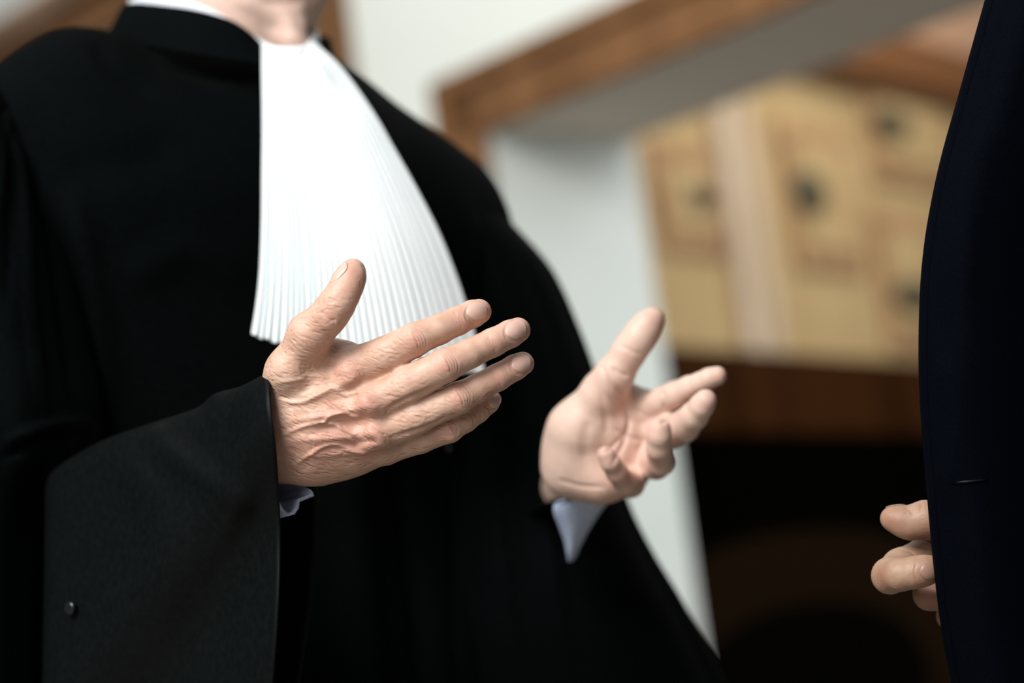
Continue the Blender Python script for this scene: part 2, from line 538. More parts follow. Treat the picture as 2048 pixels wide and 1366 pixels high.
WY = math.radians(-50)            # the wall with the doorway: its right end comes towards the eye
A0 = P(880, 170, 4.2)
WALL = Plane(A0, WY)
aC, zT = WALL.hit(880, 170)       # outer top corner of the casing
CW = 0.10                         # casing width
opL, opT = aC + CW, zT - CW       # the opening
opR = opL + 2.2
RD = 0.325                         # reveal depth
wl, wr, wt = -6.5, opR + 0.6, 3.3
# wall pieces around the opening (one mesh, one wall)
def wall_pieces():
    V, F = [], []
    def box(a0, a1, z0, z1):
        i = len(V)
        V.extend([WALL.at(a, z, o) for o in (-RD, 0.0) for z in (z0, z1) for a in (a0, a1)])
        F.extend([tuple(i + k for k in f) for f in [(0, 1, 3, 2), (4, 6, 7, 5), (0, 4, 5, 1), (2, 3, 7, 6), (0, 2, 6, 4), (1, 5, 7, 3)]])
    box(wl, opL, 0, opT); box(opR, wr, 0, opT); box(wl, wr, opT, wt)
    return V, F
V, F = wall_pieces()
wall = mesh_from('wall_back', V, F, M['white_wall'], smooth=False)
bm = bmesh.new(); bm.from_mesh(wall.data); bmesh.ops.recalc_face_normals(bm, faces=bm.faces); bm.to_mesh(wall.data); bm.free()
tag(wall, kind='structure')
# painted linings of the opening
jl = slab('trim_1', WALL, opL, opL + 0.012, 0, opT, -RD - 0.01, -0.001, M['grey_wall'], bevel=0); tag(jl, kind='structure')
sf = slab('trim_2', WALL, opL, opR, opT - 0.012, opT, -RD - 0.01, -0.001, M['soffit'], bevel=0); tag(sf, kind='structure')
# oak casing round the opening: stepped moulding
casing = tag(bpy.data.objects.new('trim_3', None), kind='structure'); COL.objects.link(casing)
for (w0, w1, th) in ((0.0, 0.035, 0.030), (0.035, CW + 0.016, 0.018)):
    slab('casing_side', WALL, aC + w0, aC + w1, 0, zT - w0, 0.0, th, M['oak'], casing)
    slab('casing_head', WALL, aC + w0, opR + CW - w0, zT - w1, zT - w0, 0.0, th, M['oak'], casing)

# an oak door with stepped casing, further left on the same wall
dR, _ = WALL.hit(706, 60)
_, dT = WALL.hit(60, 20)
door = bpy.data.objects.new('door_1', None); COL.objects.link(door); tag(door, kind='structure')
dL = dR - 1.5
slab('door_frame', WALL, dR - 0.10, dR, 0, dT, 0, 0.035, M['oak'], door)
slab('door_frame', WALL, dL, dL + 0.10, 0, dT, 0, 0.035, M['oak'], door)
slab('door_frame', WALL, dL, dR, dT - 0.06, dT, 0, 0.045, M['lightoak'], door)
slab('door_frame', WALL, dL, dR, dT - 0.085, dT - 0.06, 0, 0.02, M['darkoak'], door)
slab('door_frame', WALL, dL, dR, dT - 0.15, dT - 0.085, 0, 0.035, M['oak'], door)
slab('door_leaf', WALL, dL + 0.10, dR - 0.10, 0, dT - 0.15, 0, 0.012, M['lightoak'], door)
for zz in ((0.25, 0.95), (1.1, dT - 0.3)):
    for aa in ((dL + 0.2, dL + 0.68), (dR - 0.68, dR - 0.2)):
        slab('door_panel', WALL, aa[0], aa[1], zz[0], zz[1], 0.012, 0.022, M['oak'], door)

# the room beyond the opening
BO = P(1262, 300, 4.85)
BACK = Plane(BO, math.radians(90 - 36))
BACK.n = -BACK.n if (CAM - BO) @ BACK.n < 0 else BACK.n
bw = slab('wall_far', BACK, -0.2, 4.5, 0, 3.3, -0.1, 0.0, M['terracotta'], bevel=0); tag(bw, kind='structure')
SCRF = Plane(BO + BACK.n * 0.045, math.radians(90 - 36)); SCRF.n = BACK.n
_, zb = BACK.hit(1420, 716)       # lower edge of the tan display
_, zc = BACK.hit(1740, 165)       # cornice
a0, _ = BACK.hit(1275, 500); a1, _ = BACK.hit(1990, 500)
# tan screen: boards, battens, mouldings and carved medallion panels
screen = bpy.data.objects.new('panelled_screen', None); COL.objects.link(screen)
tag(screen, 'tan panelled wooden screen with pale battens and dark medallions, beyond the doorway', 'screen')
slab('backboard', BACK, a0 - 0.12, a1 + 0.8, zb, zc, 0, 0.03, M['tan'], screen)
slab('cornice', BACK, a0 - 0.12, a1 + 0.8, zc - 0.02, zc + 0.10, 0, 0.09, M['darkcornice'], screen)
slab('cornice', BACK, a0 - 0.12, a1 + 0.8, zc - 0.055, zc - 0.02, 0, 0.06, M['oak'], screen)
for (ua, ub, th) in ((1449, 1488, 0.055), (1514, 1538, 0.040)):
    pa, _ = SCRF.hit(ua, 420); pb, _ = SCRF.hit(ub, 420)
    slab('batten', BACK, pa, pb, zb, zc - 0.05, 0.03, th, M['tanpale'], screen)
def carved(u0, u1, v0, v1, uc, vc, ru, rv):
    a, z1_ = SCRF.hit(u0, v0); b, _ = SCRF.hit(u1, v0); _, z0_ = SCRF.hit((u0 + u1) / 2, v1)
    _, z1_ = SCRF.hit((u0 + u1) / 2, v0)
    f = slab('carved_panel', BACK, a, b, z0_, z1_, 0.03, 0.045, M['brownpanel'], screen, 0.006)
    slab('panel_field', BACK, a + 0.04, b - 0.04, z0_ + 0.05, z1_ - 0.05, 0.045, 0.055, M['tan'], f, 0.004)
    ca, cz = SCRF.hit(uc, vc)
    wa = abs(SCRF.hit(uc + ru, vc)[0] - SCRF.hit(uc - ru, vc)[0]) / 2
    hz = abs(SCRF.hit(uc, vc + rv)[1] - SCRF.hit(uc, vc - rv)[1]) / 2
    V, F = [], []
    nn, mm = 20, 10
    for i in range(mm + 1):
        ph = math.pi / 2 * i / mm
        for j in range(nn):
            t = 2 * math.pi * j / nn
            V.append(BACK.at(ca + wa * math.cos(ph) * math.cos(t), cz + hz * math.cos(ph) * math.sin(t), 0.05 + 0.03 * math.sin(ph)))
    for i in range(mm):
        for j in range(nn):
            F.append((i * nn + j, i * nn + (j + 1) % nn, (i + 1) * nn + (j + 1) % nn, (i + 1) * nn + j))
    mesh_from('medallion', V, F, M['bronze'], f)
carved(1300, 1425, 290, 505, 1392, 398, 24, 26)
carved(1555, 1690, 250, 540, 1612, 388, 30, 46)
carved(1725, 1890, 170, 370, 1775, 250, 36, 30)
carved(1745, 1900, 430, 700, 1822, 595, 38, 36)
# ledge and dark cupboard below
ledge = bpy.data.objects.new('sideboard', None); COL.objects.link(ledge)
tag(ledge, 'dark brown wooden sideboard standing below the tan screen in the far room', 'sideboard')
_, zl = BACK.hit(1420, 880)
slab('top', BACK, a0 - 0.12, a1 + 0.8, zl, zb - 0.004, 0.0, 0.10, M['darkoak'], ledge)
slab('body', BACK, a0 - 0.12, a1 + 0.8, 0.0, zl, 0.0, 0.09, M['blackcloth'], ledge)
# brown high-backed chair in front of it, its back an arch with an opening
def chair():
    c = P(1590, 1210, 4.3)
    t = bpy.data.objects.new('chair', None); COL.objects.link(t)
    t.location = (c[0], c[1], 0)
    tag(t, 'dim brown leather chair with an arched back, in the shadow beyond the doorway', 'chair')
    s = Plane((0, 0, 0), math.radians(8))
    W, z0_, z1_ = 0.30, 0.50, P(1590, 1075, 4.3)[2]
    def arch(name, W, z0, z1, o0, o1, material, hole=None):
        n = 24; out = [(-W, z0)] + [(-W * math.cos(math.pi * i / n), z1 - W * 0.55 + W * 0.55 * math.sin(math.pi * i / n)) for i in range(n + 1)] + [(W, z0)]
        V = [s.at(a, z, o) for o in (o0, o1) for a, z in out]; k = len(out)
        F = [tuple(range(k)), tuple(range(2 * k - 1, k - 1, -1))] + [(i, (i + 1) % k, k + (i + 1) % k, k + i) for i in range(k)]
        o = mesh_from(name, V, F, material, t, smooth=False)
        md = o.modifiers.new('b', 'BEVEL'); md.width = 0.01; md.segments = 3
        return o
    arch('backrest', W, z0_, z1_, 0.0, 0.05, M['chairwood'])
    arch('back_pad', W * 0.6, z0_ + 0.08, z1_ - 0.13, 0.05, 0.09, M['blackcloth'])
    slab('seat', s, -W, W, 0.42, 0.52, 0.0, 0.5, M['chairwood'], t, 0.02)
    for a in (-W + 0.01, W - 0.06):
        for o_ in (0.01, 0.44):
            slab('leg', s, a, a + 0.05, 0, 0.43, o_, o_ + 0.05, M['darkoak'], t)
chair()
fl = mesh_from('floor', [(-5, -2.5, 0), (6, -2.5, 0), (6, 11, 0), (-5, 11, 0), (-5, -2.5, -0.1), (6, -2.5, -0.1), (6, 11, -0.1), (-5, 11, -0.1)],
               [(0, 1, 2, 3), (7, 6, 5, 4), (0, 4, 5, 1), (1, 5, 6, 2), (2, 6, 7, 3), (3, 7, 4, 0)], M['floor'], smooth=False)
tag(fl, kind='structure')
for nm, pl_, x0, x1 in (('wall_front', Plane((0, 10.8, 0), 0.0), -5, 6), ('wall_right', Plane((5.9, 0, 0), math.radians(90)), -1.0, 10.8)):
    tag(slab(nm, pl_, x0, x1, 0, 3.3, 0, 0.1, M['white_wall'], bevel=0), kind='structure')

# ------------------------------------------------------------------ hands
def emit(name, V, Q, material, parent=None):
    return mesh_from(name, V, Q, material, parent)

def grow(s, chains, k=0.006):
    for ch in chains:
        kk = ch[1] if isinstance(ch, tuple) else k
        js = ch[0] if isinstance(ch, tuple) else ch
        for a, b in zip(js[:-1], js[1:]):
            s.cone(P(*a[:3]), P(*b[:3]), px(a[3], a[2]), px(b[3], b[2]), kk)

def bbox(pts, pad):
    X = np.array([P(*p[:3]) for p in pts]); return X.min(0) - pad, X.max(0) + pad

# --- near hand: the back of it towards the eye, thumb up
NH = {
 'thumb': [(582, 742, 1.492, 46), (620, 668, 1.478, 41), (657, 632, 1.472, 33.5), (676, 604, 1.470, 31.5), (693, 575, 1.472, 27), (703, 552, 1.474, 24), (707, 539, 1.476, 20)],
 'index': [(702, 742, 1.494, 46), (770, 711, 1.483, 38), (829, 679, 1.476, 33.5), (878, 659, 1.480, 30), (915, 642, 1.485, 28.5), (945, 628, 1.490, 27.5), (958, 623, 1.494, 25)],
 'middle': [(742, 808, 1.484, 42), (815, 770, 1.476, 37.5), (890, 731, 1.472, 34), (940, 707, 1.476, 29.5), (986, 685, 1.482, 28.5), (1020, 668, 1.488, 27.5), (1036, 660, 1.492, 25)],
 'ring': [(752, 868, 1.488, 40), (835, 832, 1.482, 35), (916, 796, 1.480, 31.5), (955, 776, 1.484, 28), (995, 755, 1.489, 27), (1030, 735, 1.494, 25.5), (1045, 727, 1.497, 23.5)],
 'little': [(772, 892, 1.500, 36), (840, 877, 1.497, 30), (898, 857, 1.494, 27.5), (930, 841, 1.497, 24), (956, 823, 1.500, 22.5), (978, 806, 1.503, 20), (986, 799, 1.506, 17)],
}
s = Sculpt(*bbox([(440, 480, 1.53), (440, 1010, 1.54), (1080, 500, 1.5), (1085, 960, 1.51), (700, 700, 1.44)], 0.012), 0.00065)
s.cone(P(380, 905, 1.590), P(480, 874, 1.545), px(72, 1.55), px(76, 1.53), 0.02, FW, 0.62)
s.cone(P(480, 874, 1.545), P(588, 852, 1.518), px(76, 1.53), px(102, 1.51), 0.02, FW, 0.56)
grow(s, [([(578, 800, 1.508, 58), (640, 762, 1.500, 50), (702, 742, 1.495, 43)], 0.014),
         ([(572, 834, 1.500, 54), (650, 818, 1.493, 47), (742, 808, 1.486, 37)], 0.014),
         ([(560, 870, 1.506, 58), (650, 868, 1.498, 48), (752, 868, 1.491, 36)], 0.014),
         ([(560, 900, 1.520, 60), (640, 902, 1.513, 56), (700, 896, 1.508, 46), (772, 894, 1.503, 33)], 0.014),
         ([(600, 775, 1.515, 55), (660, 800, 1.525, 60), (720, 840, 1.520, 55)], 0.014),      # palm side
         ([(582, 742, 1.494, 46), (640, 722, 1.500, 33), (690, 722, 1.502, 30)], 0.016)])     # web
grow(s, [(NH['thumb'], 0.007)])
V_parts = []
base = s
for f in ('index', 'middle', 'ring', 'little'):
    j = NH[f]
    base.cone(P(*j[0][:3]), P(*j[1][:3]), px(j[0][3], j[0][2]), px(j[1][3], j[1][2]), 0.0035)
    for a, b in zip(j[1:-1], j[2:]):
        base.cone(P(*a[:3]), P(*b[:3]), px(a[3], a[2]), px(b[3], b[2]), 0.0016)
# joint knuckles and bony heads
for (u, v, d, r, k) in [(738, 806, 1.476, 26, .008), (700, 748, 1.480, 24, .008), (752, 866, 1.479, 24, .008), (772, 884, 1.494, 20, .008),
                     (824, 684, 1.4755, 27, .004), (890, 731, 1.4695, 27, .004), (916, 797, 1.478, 25.5, .004), (898, 859, 1.493, 22, .004),
                     (575, 742, 1.482, 34, .008), (656, 634, 1.4685, 27, .004)]:
    base.ball(P(u, v, d), px(r, d), k)
V, Q = base.mesh(1)
def fin(f, i): return np.array(NH[f][i][:2], float)
def joint_wrinkles(c, ax, r, hgt, n=(-9, -4.5, 0, 4.5, 9), bow=4, w=1.5):
    """short curved folds across a finger joint; c px, ax px direction of the finger"""
    ax = np.asarray(ax, float); ax /= np.linalg.norm(ax); la = np.array([-ax[1], ax[0]])
    out = []
    for q in n:
        sgn = 1 if q > 0 else (-1 if q < 0 else 0)
        R = r * (0.85 - 0.022 * abs(q))
        pts = [c + la * (R * x) + ax * (q + sgn * (-bow) * x * x * 1.1 + (0.8 * math.sin(9 * x + q))) for x in np.linspace(-1, 1, 9)]
        out.append((pts, w, hgt * (0.6 if abs(q) > 6 else 1.0)))
    return out
strokes = []
for f, jp, jd in (('index', (828, 683), (917, 641)), ('middle', (892, 730), (984, 688)), ('ring', (917, 796), (994, 756)), ('little', (900, 859), (957, 823))):
    ax = np.array(jd, float) - np.array(jp); r = 26 if f != 'little' else 20
    axn = ax / np.linalg.norm(ax); lan = np.array([-axn[1], axn[0]])
    for k_, a_ in enumerate((6, 12, 18, 24) if f != 'little' else (5, 10, 15)):
        for sg in (-1, 1):
            bq = (0.62 + 0.12 * k_) * r * 1.1
            strokes.append(([np.array(jp) + axn * (sg * a_ * math.cos(t_)) + lan * (bq * math.sin(t_)) + rng.uniform(-.5, .5, 2) for t_ in np.linspace(-1.15, 1.15, 9)], 1.9, -0.00050 + 0.00005 * k_))
    strokes.append(([np.array(jp) - lan * 8, np.array(jp) + lan * 8], 4.5, 0.00035, False))
    strokes += joint_wrinkles(np.array(jd, float), ax, r, -0.00026, n=(-8, -2.5, 3, 8), bow=3, w=2.0)
strokes += joint_wrinkles(np.array([656., 632.]), (20, -30), 27, -0.00045, n=(-17, -11, -5, 1, 7, 13), bow=8, w=2.3)
strokes += joint_wrinkles(np.array([604., 690.]), (30, -40), 36, -0.00035, n=(-14, -5, 6, 15), bow=4, w=2)
# extensor tendons and metacarpal ridges, the hollows between them
strokes += [([(590, 800), (650, 782), (715, 755)], 9, 0.0009), ([(585, 842), (660, 830), (735, 812)], 7, 0.0013), ([(590, 880), (670, 876), (745, 868)], 7, 0.0010),
            ([(600, 912), (690, 905), (765, 888)], 8, 0.0008),
            ([(620, 812), (670, 800), (728, 776)], 13, -0.0016), ([(625, 862), (690, 848), (745, 838)], 12, -0.0019), ([(630, 900), (700, 890), (760, 880)], 8, -0.0012),
            ([(600, 745), (640, 735), (672, 728)], 14, -0.0012)]
# knuckle heads with a hollow around
strokes += [([(728, 800), (744, 816)], 13, 0.0018, False), ([(690, 738), (706, 752)], 15, 0.0012, False), ([(742, 862), (756, 874)], 11, 0.0015, False), ([(764, 884), (776, 894)], 9, 0.0012, False),
            ([(712, 788), (706, 806), (712, 826)], 6, -0.0012), ([(728, 848), (724, 862), (730, 880)], 6, -0.0012)]
# webs between the fingers
strokes += [([(738, 765), (766, 752), (796, 739)], 5, -0.0016), ([(775, 818), (812, 798), (845, 785), (870, 775)], 5, -0.0016), ([(790, 872), (830, 862), (868, 848), (890, 836)], 4.5, -0.0014)]
# veins
strokes += [([(560, 800), (600, 806), (640, 790), (668, 778), (690, 790), (722, 778)], 4.5, 0.0013), ([(640, 790), (664, 812), (690, 826), (716, 838)], 4.0, 0.0012),
            ([(568, 868), (610, 852), (646, 846), (676, 852), (706, 866), (726, 862)], 4.5, 0.0014), ([(646, 846), (664, 830), (690, 826)], 3.8, 0.0011),
            ([(590, 930), (634, 900), (668, 890), (700, 898), (724, 905), (745, 900)], 4.2, 0.0013), ([(676, 852), (690, 872), (712, 886)], 3.6, 0.0011),
            ([(556, 765), (592, 760), (628, 752), (664, 756)], 4.5, 0.0007)]
# soft diagonal wrinkling of the back of the hand and the wrist
for i in range(70):
    u0 = rng.uniform(552, 700); v0 = rng.uniform(715, 955)
    L = rng.uniform(18, 46); a = math.radians(rng.uniform(18, 40)) if v0 > 850 else math.radians(rng.uniform(-28, 16))
    c = np.array([u0, v0]); dv = np.array([math.cos(a), math.sin(a)]) * L / 2; pb = np.array([-dv[1], dv[0]]) * rng.uniform(-.2, .2)
    strokes.append(([c - dv, c + pb, c + dv], rng.uniform(1.8, 3.2), rng.uniform(-0.0003, -0.00008)))
for i in range(16):
    u0 = 556 + i * 4.2; strokes.append(([(u0 - 14, 950 - i * 0.5), (u0, 925), (u0 + 8, 895 - i * 2)], 1.6, -0.00035))
# finger skin: long faint lines
for f in ('index', 'middle', 'ring'):
    a_, b_ = fin(f, 0), fin(f, 2)
    for q in (-10, 2, 12):
        n_ = np.array([-(b_ - a_)[1], (b_ - a_)[0]]); n_ /= np.linalg.norm(n_)
        strokes.append(([a_ + (b_ - a_) * .3 + n_ * q, a_ + (b_ - a_) * .55 + n_ * (q + 2), a_ + (b_ - a_) * .8 + n_ * q], 2.2, -0.00008))
def ring_px(c, ax, L, W):
    ax = np.asarray(ax, float); ax /= np.linalg.norm(ax); la = np.array([-ax[1], ax[0]])
    return [np.array(c) + ax * (math.cos(t) * L / 2) + la * (math.sin(t) * W / 2) for t in np.linspace(0.6, 2 * math.pi - 0.6, 24)]
for c, a, L, W in (((954, 627), (39, -15), 48, 41), ((1032, 661), (46, -24), 49, 42), ((1042, 728), (47, -27), 46, 40), ((984, 801), (28, -22), 36, 32)):
    strokes.append((ring_px(c, a, L, W), 2.0, -0.00022, False))
    strokes.append(([np.array(q_) + (np.array(q_) - np.array(c)) * 0.16 for q_ in ring_px(c, a, L, W)], 2.6, 0.00022, False))
V = carve(V, Q, strokes)
flush_shade = spots(V, [(828, 684, 22, .55), (892, 731, 22, .55), (917, 797, 19, .55), (899, 859, 17, .5), (740, 808, 26, .6), (698, 745, 30, .55), (752, 868, 22, .5),
                  (917, 641, 16, .35), (985, 688, 15, .4), (995, 755, 15, .45), (957, 823, 14, .5), (965, 622, 30, .4), (1040, 658, 30, .4), (1048, 724, 30, .4), (988, 798, 22, .4),
                  (705, 560, 40, .45), (660, 640, 30, .35), (640, 690, 30, .3), (620, 900, 60, .4), (680, 880, 50, .35), (715, 835, 22, .4), (660, 815, 30, .35), (730, 900, 30, .4)])  # spots in hollows and lower hand paint shade over some real redness
wr = np.clip(1.15 - spots(V, [(1000, 690, 130, 1.2), (870, 720, 90, .7), (700, 560, 60, .8), (960, 640, 60, .6)]), 0.12, 1)
near_hand = (V, Q, flush_shade, wr)

# --- far hand: open palm towards the eye, fingers curling forward
FH = {
 'thumb': [(1205, 790, 1.690, 42), (1228, 752, 1.684, 37), (1258, 704, 1.680, 31.5), (1278, 675, 1.678, 31), (1294, 652, 1.678, 27.5), (1306, 638, 1.680, 23)],
 'index': [(1296, 818, 1.700, 31), (1325, 803, 1.686, 28.5), (1350, 789, 1.674, 26), (1378, 774, 1.666, 22), (1400, 765, 1.660, 20), (1418, 757, 1.656, 20.5), (1434, 752, 1.655, 19.5)],
 'middle': [(1308, 862, 1.705, 33), (1340, 864, 1.682, 34), (1367, 853, 1.664, 32), (1389, 831, 1.648, 28), (1404, 811, 1.639, 24.5), (1411, 801, 1.636, 22.5)],
 'ring': [(1290, 912, 1.712, 34), (1312, 930, 1.682, 29), (1322, 925, 1.664, 26.5), (1318, 896, 1.648, 25.5), (1319, 872, 1.641, 23.5), (1320, 858, 1.640, 22)],
 'little': [(1256, 948, 1.712, 33), (1262, 968, 1.690, 27), (1250, 966, 1.674, 24), (1234, 945, 1.660, 21.5), (1220, 924, 1.652, 19.5), (1212, 910, 1.650, 17.5)],
}
s = Sculpt(*bbox([(1060, 580, 1.70), (1040, 1060, 1.80), (1100, 900, 1.84), (1220, 1040, 1.84), (1470, 600, 1.62), (1470, 1010, 1.66), (1200, 800, 1.62)], 0.012), 0.001)
s.cone(P(1168, 962, 1.87), P(1166, 940, 1.745), px(54, 1.85), px(56, 1.74), 0.02)
grow(s, [([(1148, 935, 1.722, 62), (1160, 860, 1.705, 56), (1208, 785, 1.694, 42)], 0.014),
         ([(1152, 930, 1.715, 58), (1205, 955, 1.708, 46), (1256, 953, 1.710, 36)], 0.012),
         ([(1160, 880, 1.718, 60), (1230, 840, 1.708, 50), (1298, 818, 1.706, 31)], 0.014),
         ([(1170, 900, 1.720, 60), (1240, 880, 1.712, 50), (1310, 862, 1.710, 32)], 0.014),
         ([(1170, 920, 1.720, 60), (1235, 915, 1.714, 48), (1292, 912, 1.716, 33)], 0.014),
         ([(1215, 780, 1.70, 36), (1250, 808, 1.712, 30), (1290, 815, 1.712, 28)], 0.012)])
grow(s, [(FH['thumb'], 0.006)])
for f in ('index', 'middle', 'ring', 'little'):
    j = FH[f]
    s.cone(P(*j[0][:3]), P(*j[1][:3]), px(j[0][3], j[0][2]), px(j[1][3], j[1][2]), 0.005)
    for a, b in zip(j[1:-1], j[2:]):
        s.cone(P(*a[:3]), P(*b[:3]), px(a[3], a[2]), px(b[3], b[2]), 0.0022)
V, Q = s.mesh(1)
st = [([(1222, 735), (1240, 747), (1256, 752)], 4, -0.0016), ([(1238, 690), (1262, 702), (1285, 710)], 3, -0.0008),
      ([(1205, 735), (1222, 770), (1245, 800), (1258, 835), (1250, 880), (1225, 930)], 5, -0.0020),
      ([(1215, 790), (1240, 822), (1275, 850)], 4, -0.0013), ([(1232, 772), (1252, 800), (1290, 832)], 4, -0.0011),
      ([(1200, 790), (1212, 830), (1212, 870)], 7, -0.0010), ([(1262, 835), (1250, 865), (1228, 890), (1210, 905)], 4, -0.0012),
      ([(1322, 780), (1330, 800), (1326, 822)], 3, -0.0010), ([(1230, 858), (1262, 876), (1290, 880)], 5, -0.0010),
      ([(1118, 960), (1160, 972), (1210, 975)], 4, -0.0010), ([(1180, 840), (1170, 880), (1175, 925)], 12, -0.0012),
      ([(1284, 886), (1276, 920), (1290, 945)], 5, -0.0020), ([(1320, 845), (1338, 838), (1352, 826)], 4, -0.0018)]
V = carve(V, Q, st)
flush_shade = 0.55 * spots(V, [(1310, 640, 30, .55), (1250, 712, 26, .5), (1440, 752, 22, .5), (1412, 800, 24, .5), (1320, 856, 24, .6), (1212, 910, 26, .6), (1222, 790, 40, .4), (1250, 960, 28, .45),
                  (1280, 910, 40, .5), (1210, 980, 50, .4), (1320, 925, 22, .4), (1245, 830, 30, .25)])
far_hand = (V, Q, flush_shade, np.full(len(V), 0.25))

# --- the other man's hand: thumb above, curled first finger with its nail, two more below
s = Sculpt(*bbox([(1720, 970, 1.56), (1720, 1300, 1.58), (2150, 970, 1.56), (2240, 1000, 1.67), (2240, 1340, 1.67), (1800, 1100, 1.46)], 0.008), 0.0007)
grow(s, [([(1783, 1037, 1.530, 22.5), (1800, 1041, 1.529, 27), (1822, 1047, 1.528, 30), (1850, 1040, 1.528, 36), (1895, 1045, 1.530, 38), (1985, 1070, 1.545, 46)], 0.005)])
grow(s, [([(1985, 1115, 1.560, 46), (1900, 1102, 1.552, 33), (1850, 1106, 1.545, 31), (1800, 1132, 1.532, 33), (1782, 1150, 1.520, 35)], 0.004)])
s2 = [([(1779, 1152, 1.518, 36), (1800, 1149, 1.506, 32.5), (1830, 1145, 1.500, 31), (1850, 1141, 1.499, 29.5), (1866, 1138, 1.500, 26)], 0.003)]
grow(s, s2)
grow(s, [([(1990, 1165, 1.568, 46), (1920, 1172, 1.556, 34), (1870, 1178, 1.545, 34), (1860, 1188, 1.535, 32), (1900, 1195, 1.525, 28)], 0.003)])
grow(s, [([(1995, 1210, 1.575, 44), (1930, 1218, 1.562, 30), (1902, 1232, 1.555, 27), (1930, 1238, 1.545, 24)], 0.003)])
grow(s, [([(1990, 1070, 1.560, 52), (2040, 1110, 1.575, 62), (2110, 1150, 1.590, 66)], 0.014), ([(1990, 1115, 1.568, 48), (2080, 1150, 1.580, 60)], 0.014),
         ([(1990, 1165, 1.572, 48), (2080, 1170, 1.585, 60)], 0.014), ([(1995, 1210, 1.578, 44), (2080, 1195, 1.59, 58)], 0.014),
         ([(2080, 1160, 1.59, 84), (2300, 1230, 1.64, 92)], 0.02)])
V, Q = s.mesh(1)
st = [([(1790, 1098), (1812, 1100), (1830, 1108)], 2.5, -0.0009), ([(1845, 1078), (1860, 1086), (1874, 1098)], 2.5, -0.0008), ([(1808, 1014), (1820, 1020), (1826, 1030)], 2.5, -0.0005),
      ([(1838, 1000), (1842, 1012), (1840, 1024)], 2.5, -0.0004), ([(1822, 1122), (1818, 1142), (1822, 1164)], 3, -0.0004), ([(1833, 1124), (1829, 1142), (1833, 1160)], 1.6, -0.0005)]
V = carve(V, Q, st)
flush_shade = spots(V, [(1782, 1035, 30, .6), (1760, 1155, 28, .5), (1850, 1140, 30, .45), (1860, 1195, 40, .7), (1900, 1235, 40, .6), (1850, 1060, 40, .5)])
suit_hand = (V, Q, flush_shade, np.full(len(V), 0.35))

# ------------------------------------------------------------------ bodies
from mathutils.bvhtree import BVHTree

M['skin1'] = skin_material('skin_older', (0.58, 0.375, 0.285), (0.48, 0.28, 0.195), (0.54, 0.25, 0.195), 1.0, CX - 0.3 * CY)
M['skin2'] = skin_material('skin_ruddy', (0.37, 0.245, 0.17), (0.30, 0.175, 0.112), (0.27, 0.115, 0.07), 0.6, pale=(0.38, 0.255, 0.18))


def assemble(name, bodyVQ, hands, material):
    """bodyVQ: coarse body with open wrists; hands: (V, Q, flush, wr, cut point, axis to the elbow)"""
    bm = bmesh.new()
    lf = bm.verts.layers.float.new('flush_shade'); lw = bm.verts.layers.float.new('wrinkle'); lp = bm.verts.layers.float.new('pale')
    V, Q, fl, wr = bodyVQ
    vs = [bm.verts.new(v) for v in V]
    for v, f, w in zip(vs, fl, wr): v[lf] = f; v[lw] = w; v[lp] = 0.7
    for q in Q:
        try: bm.faces.new([vs[i] for i in q])
        except ValueError: pass
    for hi_, (hV, hQ, hf, hw, q0, ax) in enumerate(hands):
        q0 = np.asarray(q0); ax = np.asarray(ax) / np.linalg.norm(ax)
        # open the body at the cut
        dead = [v for v in bm.verts if abs((np.array(v.co) - q0) @ ax) < 0.0042 and np.linalg.norm(np.array(v.co) - q0) < 0.042]
        bmesh.ops.delete(bm, geom=dead, context='VERTS')
        bm.verts.ensure_lookup_table()
        loopA = [e for e in bm.edges if e.is_boundary and np.linalg.norm(np.array(e.verts[0].co) - q0) < 0.06]
        # the hand side, cut level
        keep = (hV - q0) @ ax < -0.012
        idx = -np.ones(len(hV), int); idx[keep] = np.arange(keep.sum())
        nv = [bm.verts.new(v) for v in hV[keep]]
        for v, f, w in zip(nv, hf[keep], hw[keep]): v[lf] = f; v[lw] = w; v[lp] = 0.55 * hi_
        for q in idx[hQ]:
            if (q >= 0).all():
                try: bm.faces.new([nv[i] for i in q])
                except ValueError: pass
        loopB = [e for v in nv for e in v.link_edges if e.is_boundary and abs((np.array(e.verts[0].co) - q0) @ ax + 0.012) < 0.004]
        loopB = list(set(loopB))
        try:
            bmesh.ops.bridge_loops(bm, edges=list(set(loopA)) + loopB)
        except Exception as ex:
            print('BRIDGE failed', name, len(loopA), len(loopB), ex)
    bmesh.ops.delete(bm, geom=[v for v in bm.verts if not v.link_faces], context='VERTS')
    bmesh.ops.recalc_face_normals(bm, faces=bm.faces)
    me = bpy.data.meshes.new(name); bm.to_mesh(me); bm.free()
    return link(name, me, material)


